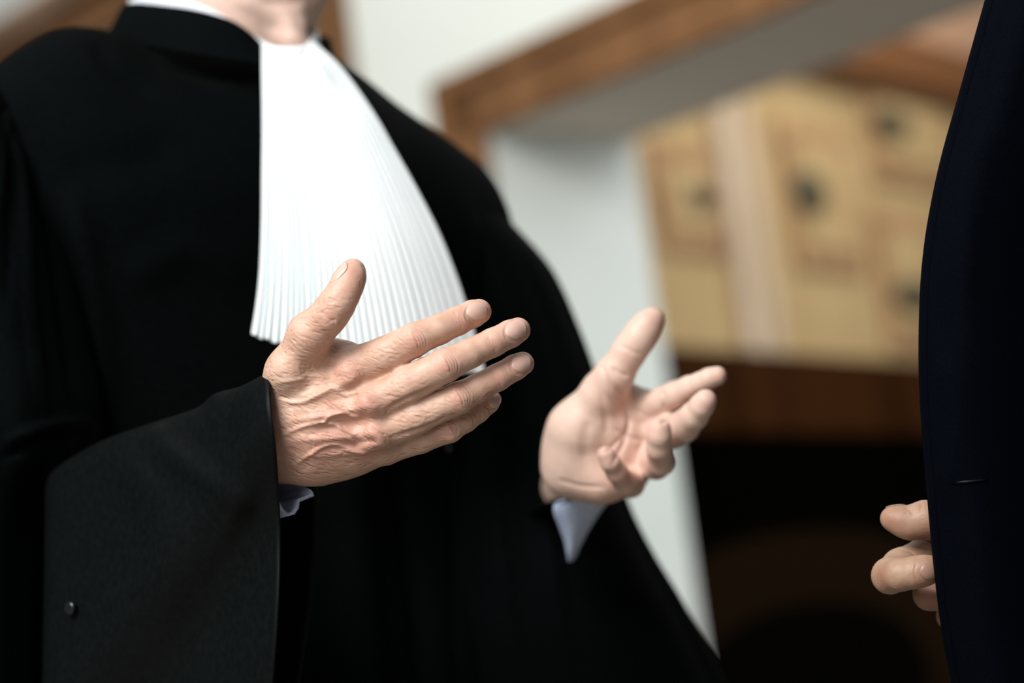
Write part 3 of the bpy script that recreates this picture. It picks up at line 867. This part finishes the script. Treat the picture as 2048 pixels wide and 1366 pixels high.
def head(s, c, fwd, up, sc=1.0):
    """skull, jaw, nose, lips, brows and ears around the centre c"""
    c = np.asarray(c); f = np.asarray(fwd) / np.linalg.norm(fwd); u = np.asarray(up) / np.linalg.norm(up); l = np.cross(f, u)
    q = lambda a, b, d: c + sc * (a * f + b * l + d * u)
    s.ball(q(-0.012, 0, 0.035), 0.088 * sc, 0.02, l, 0.86)
    s.cone(q(0.03, 0, 0.03), q(0.035, 0, -0.02), 0.062 * sc, 0.058 * sc, 0.02)
    s.cone(q(0.045, 0, -0.055), q(0.062, 0, -0.085), 0.042 * sc, 0.026 * sc, 0.025)
    for g in (-1, 1):
        s.cone(q(-0.01, 0.050 * g, -0.045), q(0.05, 0.024 * g, -0.085), 0.022 * sc, 0.020 * sc, 0.02)
        s.ball(q(0.066, 0.032 * g, -0.018), 0.020 * sc, 0.015)              # cheekbones
        s.ball(q(0.094, 0.031 * g, 0.004), 0.014 * sc, 0.010, sub=True)     # eye sockets
        s.ball(q(0.080, 0.031 * g, 0.004), 0.0125 * sc, 0.003)
        s.cone(q(0.088, 0.014 * g, 0.024), q(0.080, 0.048 * g, 0.024), 0.008 * sc, 0.007 * sc, 0.010)
        s.cone(q(-0.002, 0.079 * g, 0.018), q(0.004, 0.076 * g, -0.024), 0.017 * sc, 0.009 * sc, 0.004, l, 0.4)
    s.cone(q(0.092, 0, 0.012), q(0.113, 0, -0.026), 0.008 * sc, 0.012 * sc, 0.008)
    s.cone(q(0.094, -0.016, -0.052), q(0.094, 0.016, -0.052), 0.006 * sc, 0.006 * sc, 0.006)
    s.cone(q(0.092, -0.014, -0.063), q(0.092, 0.014, -0.063), 0.007 * sc, 0.007 * sc, 0.006)
    s.ball(q(0.082, 0, -0.092), 0.014 * sc, 0.012)
    return q

Z = np.array([0, 0, 1.0])
# --- the robed man
shR, shL = P(70, 310, 1.82), P(850, 420, 2.00)
elR, elL = P(30, 1040, 1.83), P(1092, 1030, 1.965)
nk0, nk1 = P(464, 190, 1.93), P(498, 20, 1.905)
hd = P(608, -345, 1.87)
lat = (shL - shR); lat[2] = 0; lat /= np.linalg.norm(lat)
frt = np.array([lat[1], -lat[0], 0.0]); frt = frt if frt @ (CAM - nk0) > 0 else -frt
ch = (shR + shL) / 2 - frt * 0.03 - Z * 0.12
pel = np.array([ch[0], ch[1], 0.93])
cutR, axR = P(488, 870, 1.542), P(430, 889, 1.566) - P(488, 870, 1.542)
cutL, axL = P(1167, 950, 1.800), P(1168, 962, 1.86) - P(1167, 950, 1.800)
s = Sculpt(np.minimum.reduce([pel - 0.30, shR - 0.12, cutR - 0.05, [9, 9, -0.004]]), np.maximum.reduce([pel + 0.3, shL + 0.14, elL + 0.08, [-9, -9, hd[2] + 0.19]]), 0.0042)
s.cone(ch + Z * 0.06, ch - Z * 0.18, 0.115, 0.105, 0.03, frt, 0.72)
s.cone(ch - Z * 0.18, pel, 0.105, 0.115, 0.03, frt, 0.78)
s.cone(ch + lat * 0.07 + Z * 0.05, ch + lat * 0.05 - Z * 0.2, 0.085, 0.075, 0.03, frt, 0.8)
s.cone(ch - lat * 0.07 + Z * 0.05, ch - lat * 0.05 - Z * 0.2, 0.085, 0.075, 0.03, frt, 0.8)
for g, sh, el in ((-1, shR, elR), (1, shL, elL)):
    s.cone(nk0 + lat * g * 0.03, sh, 0.052, 0.050, 0.03)
    s.cone(sh, el, 0.048, 0.033, 0.012)
    hip = pel + lat * g * 0.09; kn = hip + frt * 0.03; kn[2] = 0.50; an = kn - frt * 0.02; an[2] = 0.09
    s.cone(hip, kn, 0.082, 0.055, 0.02); s.cone(kn, an, 0.054, 0.036, 0.01)
    s.cone(an - Z * 0.045 - frt * 0.03, an - Z * 0.058 + frt * 0.15, 0.034, 0.026, 0.02)
s.cone(elR, P(310, 975, 1.668), 0.036, 0.030, 0.01)
s.cone(P(310, 975, 1.668), cutR - axR * 0.4, 0.030, px(68, 1.54), 0.01, FW, 0.65)
s.cone(elL, cutL - axL * 0.2, 0.030, px(54, 1.8), 0.01)
s.halfspace(cutR, -axR, 0.10); s.halfspace(cutL, -axL, 0.10)
nr = px(124, 1.91)
s.cone(nk0 - Z * 0.03, nk1, nr * 1.12, nr, 0.02)
s.cone(nk1, hd - Z * 0.05, nr, nr * 1.02, 0.02)
face_dir = frt * 0.75 + lat * 0.25 - Z * 0.05
qh = head(s, hd, face_dir, Z + 0.02 * frt)
s.cone(P(583, 30, 1.86), P(588, 85, 1.862), 0.010, 0.012, 0.012)      # throat
s.cone(P(560, -30, 1.87), P(640, -42, 1.87), px(46, 1.87), px(34, 1.87), 0.02)   # jaw line
V, Q = s.mesh(2)
V = carve(V, Q, [([(560, -20), (600, 40), (626, 92)], 10, -0.0028), ([(470, -10), (530, 30), (570, 90)], 12, 0.0030), ([(500, 0), (552, 60), (575, 96)], 6, -0.002),
                 ([(590, 0), (610, 30), (640, 20)], 6, -0.0022), ([(540, 50), (580, 62), (612, 60)], 5, -0.0015), ([(520, 5), (570, 8), (610, 4)], 6, -0.0018),
                 ([(640, -10), (622, 30), (600, 70)], 6, 0.0025)])
fl = np.full(len(V), 0.12); wr_ = np.full(len(V), 0.5)
man = assemble('person', (V, Q, fl, wr_), [(*near_hand, cutR, axR), (*far_hand, cutL, axL)], M['skin1'])
tag(man, 'man in a black court robe and white pleated jabot, gesturing with both open hands', 'person')


def attach_eyes_hair(q, fwd, lat_, owner, sc=1.0, color=None):
    for g in (-1, 1):
        c = q(0.083, 0.031 * g, 0.004)
        lathe('eye', c - 0.011 * fwd, fwd, [(0.0005, 0), (0.006, 0.002), (0.0105, 0.009), (0.009, 0.016), (0.004, 0.0195), (0.0005, 0.0205)], M['eye'], owner, 16)
    s = Sculpt(q(0, 0, 0) - 0.16, q(0, 0, 0) + 0.18, 0.006)
    s.ball(q(-0.018, 0, 0.045), 0.094, 0.01, lat_, 0.87)
    s.ball(q(-0.05, 0, 0.0), 0.070, 0.02, lat_, 1.0)
    s.cone(q(0.10, -0.06, 0.0), q(0.10, 0.06, 0.0), 0.068, 0.068, 0.01, sub=True)
    V, Q = s.mesh(2)
    N = normals(V, Q); V = V + N * (0.0025 * np.sin(V[:, :1] * 400 + 3 * np.sin(V[:, 2:3] * 90)))
    emit('hair', V, Q, M['hair'], owner)
_f = face_dir / np.linalg.norm(face_dir)
attach_eyes_hair(qh, _f, np.cross(_f, Z), man)

# fingernails of the near hand
def skin_bvh(o):
    return BVHTree.FromObject(o, bpy.context.evaluated_depsgraph_get())
bv = skin_bvh(man)
for (uv, d, pv, dors, L, W) in (((954, 627), 1.4935, (915, 642), -FW + 0.14 * CY, 42, 36), ((1032, 661), 1.491, (986, 685), -FW + 0.05 * CY, 43, 37),
                                ((1042, 728), 1.496, (995, 755), -FW + 0.08 * CY, 40, 35), ((984, 801), 1.505, (956, 823), -FW + 0.25 * CX, 30, 26),
                                ((701, 555), 1.4745, (685, 590), -0.62 * FW - 0.80 * CX + 0.35 * CY, 50, 38)):
    nail('fingernail', P(uv[0], uv[1], d), P(uv[0], uv[1], d) - P(pv[0], pv[1], d), dors, px(L, d), px(W, d), man, bv)

# ------------------------------------------------------------------ the robe
def carved_grid(name, G, strokes, material, parent, closed=False, cap=False):
    G = np.asarray(G); R, C = G.shape[:2]
    V = G.reshape(-1, 3)
    if strokes:
        r = np.arange(R - 1)[:, None]; c = np.arange(C if closed else C - 1)[None]
        c2 = (c + 1) % C
        Q = np.stack([r * C + c, r * C + c2, (r + 1) * C + c2, (r + 1) * C + c], -1).reshape(-1, 4)
        N = normals(V, Q); cen = V.mean(0)
        V2 = carve(V, Q, strokes)
        V3 = carve(V, Q[:, ::-1], strokes)
        V = V2 + V3 - V                        # whichever side faces the eye
    return grid_mesh(name, V.reshape(R, C, 3), material, parent, closed, cap)

def hit_on(o, u, v):
    dg = bpy.context.evaluated_depsgraph_get()
    bvh = BVHTree.FromObject(o, dg)
    d = P(u, v, 1.0) - CAM
    loc, nor, _, _ = bvh.ray_cast(Vector(CAM), Vector(d / np.linalg.norm(d)))
    return (None, None) if loc is None else (np.array(loc), np.array(nor))

lo = np.array([pel[0] - 0.55, pel[1] - 0.50, 0.10]); hi = np.array([pel[0] + 0.55, pel[1] + 0.45, 1.62])
s = Sculpt(lo, hi, 0.0055)
rc = lambda a, b, k=0.03: s.cone(P(*a[:3]), P(*b[:3]), px(a[3], a[2]), px(b[3], b[2]), k)
rc((350, 215, 1.90, 120), (165, 221, 1.835, 148)); rc((165, 221, 1.835, 148), (-10, 320, 1.79, 155))
rc((610, 262, 1.94, 112), (760, 355, 1.96, 114)); rc((760, 355, 1.96, 114), (880, 404, 1.99, 84))
rc((350, 215, 1.91, 118), (610, 262, 1.94, 112), 0.04)
s.cone(P(180, 420, 1.84), P(800, 520, 1.98), 0.085, 0.085, 0.05)
s.cone(P(230, 470, 1.855), P(270, 1450, 1.86), 0.115, 0.125, 0.05)
s.cone(P(500, 420, 1.90), P(520, 1450, 1.91), 0.125, 0.140, 0.05)
s.cone(P(780, 560, 1.97), P(820, 1450, 1.97), 0.090, 0.125, 0.05)
b0 = P(520, 1450, 1.91); b1 = np.array([b0[0], b0[1], 0.14])
s.cone(b0, b1, 0.19, 0.25, 0.06, frt, 0.8); s.cone(b0 + lat * 0.1, b1 + lat * 0.14, 0.15, 0.22, 0.05); s.cone(b0 - lat * 0.1, b1 - lat * 0.14, 0.15, 0.22, 0.05)
V, Q = s.mesh(2)
folds = [([(900, 880), (905, 1100), (915, 1400)], 7, -0.003, False), ([(700, 980), (720, 1150), (740, 1400)], 40, 0.010, False), ([(420, 900), (400, 1100), (420, 1400)], 30, 0.006, False),
         ([(150, 400), (190, 600), (215, 860)], 26, 0.006), ([(330, 130), (420, 150), (525, 160)], 12, -0.004), ([(260, 560), (380, 500), (500, 560)], 40, 0.004),
         ([(120, 330), (240, 330), (360, 300)], 40, -0.004), ([(930, 400), (950, 600), (1000, 900)], 22, 0.006), ([(190, 80), (220, 130), (300, 190)], 16, -0.004),
         ([(980, 900), (1010, 1150), (1050, 1400)], 26, 0.009, False), ([(800, 950), (830, 1180), (850, 1400)], 22, -0.006, False)]
V = carve(V, Q, folds)
robe = emit('robe', V, Q, M['robe'], man)
tag(robe, 'long black court robe')

# far sleeve: hangs from the shoulder, bell shaped
rings = [(893, 298, 1.99, 20, 0.02, 25), (895, 335, 1.985, 60, 0.045, 22), (922, 415, 1.975, 97, 0.060, 14), (965, 515, 1.965, 134, 0.064, 8), (1005, 640, 1.955, 147, 0.070, 4),
         (1030, 760, 1.945, 162, 0.075, 2), (1050, 880, 1.935, 168, 0.08, 0), (1065, 1000, 1.925, 184, 0.085, 0), (1085, 1110, 1.915, 212, 0.09, -2),
         (1112, 1220, 1.91, 244, 0.09, -4), (1140, 1366, 1.91, 286, 0.09, -6), (1170, 1520, 1.91, 320, 0.09, -8)]
G = tube_rings(rings, 96, 110, fold=lambda th, t: 0.035 * min(1, t * 3) * np.sin(5 * th + 1.0) * (np.sin(th) < 0.2) + 0.02 * np.sin(9 * th + 2) * t)
sl_st = [([(1000, 560), (1050, 760), (1090, 1000), (1130, 1366)], 14, 0.006), ([(960, 480), (985, 700), (1010, 950), (1070, 1366)], 12, -0.006), ([(915, 340), (930, 420), (925, 520)], 7, -0.004),
         ([(1040, 500), (1110, 680), (1150, 860)], 12, -0.003)]
slv = carved_grid('sleeve', G, sl_st, M['robe'], robe, closed=True, cap=True)
# its forward part round the forearm
G = tube_rings([(1050, 1060, 2.00, 130, 0.05, -20), (1080, 1040, 1.93, 128, 0.05, -20), (1130, 1000, 1.87, 104, 0.045, -20), (1152, 985, 1.82, 88, 0.035, -22), (1163, 980, 1.79, 80, 0.03, -22)], 64, 30)
fs_ = grid_mesh('sleeve_end', G, M['robe'], slv, closed=True); solidify(fs_, 0.002, -1)

# near upper sleeve
rings = [(-30, 148, 1.79, 42, 0.02, 20), (-42, 186, 1.785, 100, 0.064, 22), (-50, 250, 1.775, 134, 0.078, 20), (-48, 340, 1.765, 150, 0.075, 12), (-38, 500, 1.75, 178, 0.083, 4),
         (-22, 680, 1.74, 202, 0.088, 0), (-10, 800, 1.73, 212, 0.09, 0), (-10, 900, 1.73, 205, 0.09, 0), (-30, 1010, 1.735, 170, 0.085, 0), (-40, 1200, 1.74, 160, 0.08, 0), (-40, 1420, 1.74, 160, 0.08, 0)]
G = tube_rings(rings, 110, 120, fold=lambda th, t: 0.03 * min(1, t * 4) * np.sin(7 * th + 0.6) * np.exp(-((t - .5) / .35) ** 2) + 0.012 * np.sin(13 * th))
st = [([(-20, 520), (8, 300), (16, 225)], 7, 0.005), ([(30, 240), (48, 420), (60, 640), (90, 820)], 9, 0.006), ([(62, 280), (100, 480), (130, 680), (150, 820)], 10, -0.005),
      ([(5, 215), (22, 400), (10, 620)], 7, -0.005), ([(20, 880), (90, 850), (160, 845), (200, 868)], 8, 0.009), ([(100, 950), (128, 895), (160, 868), (200, 874)], 6, 0.007), ([(10, 915), (90, 880), (170, 872)], 8, -0.006)]
for i in range(9):
    st.append(([(-30, 172 + i * 8), (10, 160 + i * 7), (40 + i * 1.5, 152 + i * 8)], 2.2, 0.0028 if i % 2 else -0.0028, False))
nslv = carved_grid('sleeve', G, st, M['robe'], robe, closed=True, cap=True)
# armhole seam
def along(o, pts, lift=0.0005):
    out = []
    for (u, v) in catmull(pts, 40):
        p, n = hit_on(o, u, v)
        if p is not None: out.append(p - FW * lift)
    return out

# wide satin cuff of the near sleeve: a bell hanging from the forearm
tops = [(92, 972, 1.680), (110, 938, 1.665), (200, 884, 1.632), (300, 848, 1.598), (390, 818, 1.568), (430, 789, 1.555), (480, 775, 1.536), (540, 746, 1.514)]
xs = np.linspace(0, 1, 56)
T3 = catmull(np.array(tops), 56)
nth = 160; th = np.linspace(0, 2 * math.pi, nth, endpoint=False)
G = []
for k, (u, v, d) in enumerate(T3):
    f = k / 55
    bot = 1640
    ca, sa = np.cos(th), np.sin(th)               # sa=1 top, ca=1 towards the eye
    X = np.sign(sa) * np.abs(sa) ** 0.92
    Y = np.sign(ca) * np.abs(ca) ** 0.34
    vv = (v + bot) / 2 - X * (bot - v) / 2
    dep = d + 0.008 - Y * (0.046 + 0.012 * f) + 0.03 * f * np.clip((vv - v) / 700, 0, 1)
    g = np.clip((vv - v) / 500, 0, 1)
    # edge leans, back sheet reaches further out; slack folds run diagonally
    uu = u + f * (22 * np.sin(np.clip((vv - 750) / 620, 0, 1) * math.pi * 0.9) - 2) + np.where(Y < 0, -Y * 80 * f ** 3 * (1 - 0.35 * np.clip((vv - 1000) / 400, 0, 1)), 0)
    uu = uu - (1 - f) * 8 * g
    fold = 0.010 * np.exp(-(((uu - 340) * 0.80 + (vv - 1130) * 0.60) / 70) ** 2) * (Y > 0) - 0.016 * np.exp(-(((uu - 480) * 0.83 + (vv - 1160) * 0.55) / 80) ** 2) * (Y > 0)
    dep = dep - fold
    p = CAM + dep[:, None] * FW + ((uu - 1024) / FPX * dep)[:, None] * CX - ((vv - 683) / FPX * dep)[:, None] * CY
    G.append(p)
cuff_st = [([(300, 870), (420, 960), (520, 1010)], 26, 0.0035), ([(250, 900), (330, 1050), (330, 1250)], 40, 0.003), ([(520, 770), (500, 900), (440, 1100)], 30, 0.0035),
           ([(190, 1212), (240, 1190), (330, 1140)], 7, 0.0014), ([(170, 1200), (200, 1198), (230, 1192)], 3, -0.0010),
           ([(320, 850), (345, 838), (362, 824)], 9, -0.003)]
cuff = carved_grid('cuff', G, cuff_st, M['satin'], nslv, closed=True)
solidify(cuff, 0.0014, 0.0)
tag(cuff, 'wide black satin cuff')

def robe_button(o, u, v, r, parent):
    p, n = hit_on(o, u, v)
    if p is None: print('no surface', u, v); return
    n = n if n @ FW < 0 else -n
    return lathe('button', p, n, [(r * 0.5, 0), (r * 0.55, 0.0015), (r * 0.98, 0.0025), (r, 0.0042), (r * 0.80, 0.0060), (r * 0.72, 0.0056), (r * 0.3, 0.0062), (r * 0.05, 0.0066)], M['button'], parent, 10)
robe_button(cuff, 150, 1216, 0.0048, cuff)
robe_button(robe, 893, 897, 0.0042, robe)
robe_button(robe, 935, 1112, 0.0042, robe)

# stand collar
top = [(527, 112, 1.800), (515, 84, 1.800), (470, 47, 1.803), (400, 24, 1.812), (330, 13, 1.835), (268, 8, 1.87), (246, 18, 1.91), (290, 30, 1.965), (430, 45, 2.00), (570, 60, 1.985), (640, 72, 1.95), (657, 78, 1.915), (648, 84, 1.885), (615, 104, 1.86)]
bot = [(527, 136, 1.785), (515, 130, 1.785), (440, 119, 1.787), (360, 107, 1.797), (290, 94, 1.825), (228, 78, 1.86), (214, 88, 1.91), (270, 110, 1.97), (430, 120, 2.01), (575, 120, 1.99), (652, 122, 1.95), (668, 124, 1.915), (655, 130, 1.88), (620, 140, 1.85)]
mid = [((a[0] + b[0]) / 2, (a[1] + b[1]) / 2, (a[2] + b[2]) / 2 - 0.002) for a, b in zip(top, bot)]
G = to_world(surf([top, mid, bot], 90, 14))
col = grid_mesh('collar', G, M['robe'], robe); solidify(col, 0.0035, 0)
# shirt: collar band inside it, and the two cuffs
t2 = [(560, 104, 1.83), (500, 66, 1.825), (450, 34, 1.828), (400, 10, 1.835), (335, -4, 1.852), (282, -6, 1.885), (262, 4, 1.915), (300, 16, 1.955), (430, 30, 1.985), (560, 45, 1.97), (618, 58, 1.94), (634, 62, 1.905), (628, 70, 1.875), (608, 100, 1.85)]
b2 = [(a, b + 40, c) for a, b, c in t2]
shirt = bpy.data.objects.new('shirt', None); COL.objects.link(shirt); shirt.parent = man
sc_ = grid_mesh('shirt_collar', to_world(surf([t2, [(a, b + 20, c) for a, b, c in t2], b2], 90, 12)), M['whiteshirt'], shirt); solidify(sc_, 0.003, 0)
# near shirt cuff: slanted ring round the wrist, showing only below it
def cuff_ring(f, grow_):
    ths = np.linspace(0, 2 * math.pi, 72, endpoint=False)
    out = []
    for t in ths:
        sa, ca = math.sin(t), math.cos(t)
        vv = 880 - (84 if sa > 0 else 96 + grow_) * sa + (f * 40 if sa > 0 else 0)
        low = max(0.0, -sa)
        uu = 528 + 88 * low ** 3.0 * (1 if ca < 0.25 else 0.62) + (22 * math.exp(-((t - 5.05) / .25) ** 2)) - f * 130
        vv = vv + f * 22 + (66 * math.exp(-((t - 5.25) / .30) ** 2))
        dd = 1.521 - ca * (0.029 + px(grow_, 1.5)) + f * 0.05
        out.append(P(uu, vv, dd))
    return out
G = [cuff_ring(f, 4 * math.sin(f * 3)) for f in np.linspace(0, 1, 16)]
nc = grid_mesh('shirt_cuff', G, M['shirt'], shirt, closed=True); solidify(nc, 0.0022, 0)
# far shirt cuff
G = tube_rings([(1180, 985, 1.742, 72, 0.030, -20), (1180, 996, 1.748, 74, 0.030, -24), (1176, 1018, 1.758, 64, 0.030, -32), (1166, 1050, 1.770, 46, 0.028, -42), (1154, 1085, 1.782, 27, 0.022, -50), (1146, 1112, 1.795, 12, 0.012, -55)], 64, 30,
               fold=lambda th, t: 0.03 * np.sin(6 * th + 1))
fc = grid_mesh('shirt_cuff', G, M['shirt'], shirt, closed=True); solidify(fc, 0.002, 0)

# jabot: fan of narrow pleats gathered at the throat
L_ = [(524, 88), (524, 150), (525, 250), (524, 350), (523, 450), (519, 550), (511, 620), (503, 668)]
R_ = [(632, 88), (684, 137), (745, 222), (792, 303), (838, 385), (886, 482), (930, 600), (972, 748)]
D_ = [1.800, 1.776, 1.752, 1.738, 1.728, 1.720, 1.715, 1.712]
nv, nu = 110, 560
Lc, Rc, Dc = catmull(L_, nv), catmull(R_, nv), catmull(np.array(D_)[:, None], nv)[:, 0]
npl = 30
uu = np.linspace(0, 1, nu)
G = []
prng = np.random.RandomState(3)
jit = np.cumsum(prng.uniform(0.75, 1.25, npl + 1)); jit = (jit - jit[0]) / (jit[-1] - jit[0])
ph = np.interp(uu, jit, np.arange(npl + 1))
for k in range(nv):
    t = k / (nv - 1)
    w = uu ** (1.0 + 0.12 * t)
    x = Lc[k, 0] + (Rc[k, 0] - Lc[k, 0]) * w
    sag = 34 * t ** 2 * np.sin(uu * math.pi) * 0.35
    y = Lc[k, 1] + (Rc[k, 1] - Lc[k, 1]) * uu + (6 * np.sin(uu * math.pi) * (1 - t)) + sag
    fr_ = ph % 1; saw = -np.where(fr_ < 0.80, fr_ / 0.80, (1 - fr_) / 0.20)                     # knife pleats
    amp = (0.0024 + 0.0042 * t ** 0.7) * (1.2 - 1.12 * uu)
    d = Dc[k] + 0.055 * (uu ** 1.6) * (0.45 + 0.55 * t) - 0.020 * np.sin(uu * math.pi) * (0.4 + 0.6 * t) + amp * (saw - 0.5)
    d = d - 0.006 * math.exp(-((t - 0.13) / 0.08) ** 2) * np.exp(-((uu - 0.72) / 0.12) ** 2) + 0.006 * math.exp(-((t - 0.2) / 0.08) ** 2) * np.exp(-((uu - 0.5) / 0.1) ** 2)
    if k > nv - 4: y = y + 3.0 * ((ph.astype(int)) % 2)
    G.append(to_world(np.stack([x, y, d], 1)))
jab = grid_mesh('jabot', G, M['jabot'], man); solidify(jab, 0.0006, 0)
tag(jab, 'white pleated jabot')
# its neck band
nb = grid_mesh('neck_band', to_world(surf([[(524, 86, 1.803), (560, 98, 1.794), (600, 100, 1.80), (618, 94, 1.83), (622, 84, 1.87)], [(524, 104, 1.797), (560, 114, 1.787), (602, 116, 1.793), (632, 108, 1.825), (640, 100, 1.87)]], 40, 8)), M['jabot'], jab)
solidify(nb, 0.004, 0)

# ------------------------------------------------------------------ the man in the suit
cb = P(2720, 700, 1.80); cx_, cy_ = cb[0], cb[1]
f2 = np.array([-0.96, 0.28, 0.0]); f2 /= np.linalg.norm(f2); l2 = np.cross(Z, f2)      # he faces the robed man; l2 = his left
W3 = lambda a, b, z: np.array([cx_, cy_, 0]) + a * f2 + b * l2 + z * Z
cutS = P(2140, 1178, 1.624); axS = P(2300, 1230, 1.70) - P(2080, 1160, 1.60)
s = Sculpt(np.array([min(cx_ - 0.30, cutS[0] - 0.03), cy_ - 0.36, -0.004]), np.array([cx_ + 0.28, cy_ + 0.36, 1.86]), 0.006)
s.cone(W3(0, 0, 1.40), W3(0, 0, 1.12), 0.13, 0.13, 0.03, f2, 0.78)
s.cone(W3(0, 0, 1.12), W3(0, 0, 0.96), 0.13, 0.135, 0.03, f2, 0.85)
s.cone(W3(0, -0.15, 1.44), W3(0, 0.15, 1.44), 0.06, 0.06, 0.04)
s.cone(W3(0, 0, 1.45), W3(0.02, 0, 1.58), 0.062, 0.058, 0.02)
elS = W3(0.03, -0.23, 1.14)
for g in (-1, 1):
    sh = W3(0, 0.18 * g, 1.43)
    el = elS if g < 0 else W3(-0.03, 0.24, 1.14)
    s.cone(sh, el, 0.052, 0.040, 0.02)
    if g > 0: s.cone(el, W3(0.09, 0.13, 0.89), 0.038, 0.030, 0.01)
    hip = W3(0, 0.09 * g, 0.93); kn = W3(0.02, 0.10 * g, 0.50); an = W3(0, 0.11 * g, 0.09)
    s.cone(hip, kn, 0.085, 0.056, 0.02); s.cone(kn, an, 0.055, 0.037, 0.01)
    s.cone(W3(-0.03, 0.11 * g, 0.04), W3(0.15, 0.12 * g, 0.03), 0.034, 0.026, 0.02)
s.cone(elS, cutS - axS * 0.1, 0.042, px(88, 1.62), 0.01)
s.halfspace(cutS, -axS, 0.12)
q2 = head(s, W3(0.03, 0, 1.68), f2, Z)
V, Q = s.mesh(2)
man2 = assemble('person', (V, Q, np.full(len(V), .2), np.full(len(V), .3)), [(*suit_hand, cutS, axS)], M['skin2'])
tag(man2, 'man in a dark navy suit jacket facing the robed man, fingers showing past its edge', 'person')
attach_eyes_hair(q2, f2, l2, man2)
bv2 = skin_bvh(man2)
nail('fingernail', P(1852, 1141, 1.500), CX + 0.12 * CY, -FW + 0.05 * CY, px(37, 1.5), px(34, 1.5), man2, bv2, M['nail2'])
nail('fingernail', P(1794, 1037, 1.530), -CX - 0.1 * CY, CY + 0.45 * FW, px(42, 1.53), px(34, 1.53), man2, bv2, M['nail2'])
# jacket front with its free edge, then the back and sleeves
E = [(2440, -640), (2270, -500), (2120, -320), (2010, -120), (1975, 0), (1925, 180), (1886, 320), (1861, 440), (1848, 540), (1843, 640), (1843, 760), (1850, 880), (1860, 1000), (1872, 1130), (1888, 1260), (1908, 1366), (1935, 1520), (1975, 1700)]
OFF = [(0, 0.004), (10, -0.004), (45, -0.014), (110, -0.020), (240, 0.006), (440, 0.07), (700, 0.17), (960, 0.27)]
rows = [[(u + o_ * (1 - 0.5 * max(0, -v) / 640), v, 1.474 + 0.03 * min(1.2, abs((v - 700) / 800)) ** 2 + 0.13 * (max(0, -v) / 600) ** 1.4 + dd * (1 - 0.35 * max(0, -v) / 640)) for o_, dd in OFF] for u, v in E]
G = to_world(surf(rows, 110, 190))
jacket = bpy.data.objects.new('suit_jacket', None); COL.objects.link(jacket); jacket.parent = man2
tag(jacket, 'dark navy suit jacket')
jf = carved_grid('jacket_front', G, [([(u + 11, v) for u, v in E[4:16]], 2.2, -0.0009, False), ([(1890, 700), (1905, 850), (1900, 1000)], 24, 0.003), ([(1960, 250), (1930, 420), (1925, 600)], 26, 0.003)], M['suit'], jacket)
solidify(jf, 0.0035, 0)
jt_pts = []
for (u, v) in catmull([(u + 11.5, v) for u, v in E[4:16]], 70):
    p, n = hit_on(jf, u, v)
    if p is not None: jt_pts.append(p)
bezier_tube('edge_stitching', jt_pts, 0.00035, M['stitch'], jf, 6)
# buttonhole: stitched slit with a lighter thread rim
for dv, r_, mt_ in ((-3.2, 0.00085, M['stitch']), (3.6, 0.00085, M['stitch']), (0.5, 0.0006, M['glossthread'])):
    pts = []
    for u in np.linspace(1903, 1974, 14):
        x = (u - 1903) / 71
        p, n = hit_on(jf, u, 965 - 7 * x + dv * math.sin(math.pi * x) ** 0.5)
        if p is not None: pts.append(p)
    if len(pts) > 4: bezier_tube('buttonhole', pts, r_, mt_, jf, 6)
s = Sculpt([cx_ - 0.32, cy_ - 0.37, 0.70], [cx_ + 0.32, cy_ + 0.38, 1.60], 0.007)
s.cone(W3(-0.01, 0, 1.40), W3(-0.01, 0, 0.84), 0.165, 0.185, 0.03, f2, 0.80)
s.cone(W3(0, -0.17, 1.45), W3(0, 0.17, 1.45), 0.072, 0.072, 0.05)
s.cone(W3(0, 0.19, 1.44), W3(-0.03, 0.25, 1.14), 0.075, 0.062, 0.02); s.cone(W3(-0.03, 0.25, 1.14), W3(0.07, 0.15, 0.94), 0.062, 0.05, 0.02)
s.cone(W3(0, -0.19, 1.44), elS, 0.075, 0.062, 0.02)
s.cone(elS, P(2240, 1210, 1.665), 0.060, 0.046, 0.02)
V, Q = s.mesh(2); jb = emit('jacket_body', V, Q, M['suit'], jacket)
s = Sculpt([cx_ - 0.25, cy_ - 0.3, 0.03], [cx_ + 0.25, cy_ + 0.3, 1.05], 0.008)
for g in (-1, 1):
    s.cone(W3(0, 0.09 * g, 0.95), W3(0.02, 0.10 * g, 0.50), 0.108, 0.085, 0.02); s.cone(W3(0.02, 0.10 * g, 0.5), W3(0, 0.11 * g, 0.12), 0.085, 0.075, 0.01)
V, Q = s.mesh(2); emit('trousers', V, Q, M['suit'], man2)
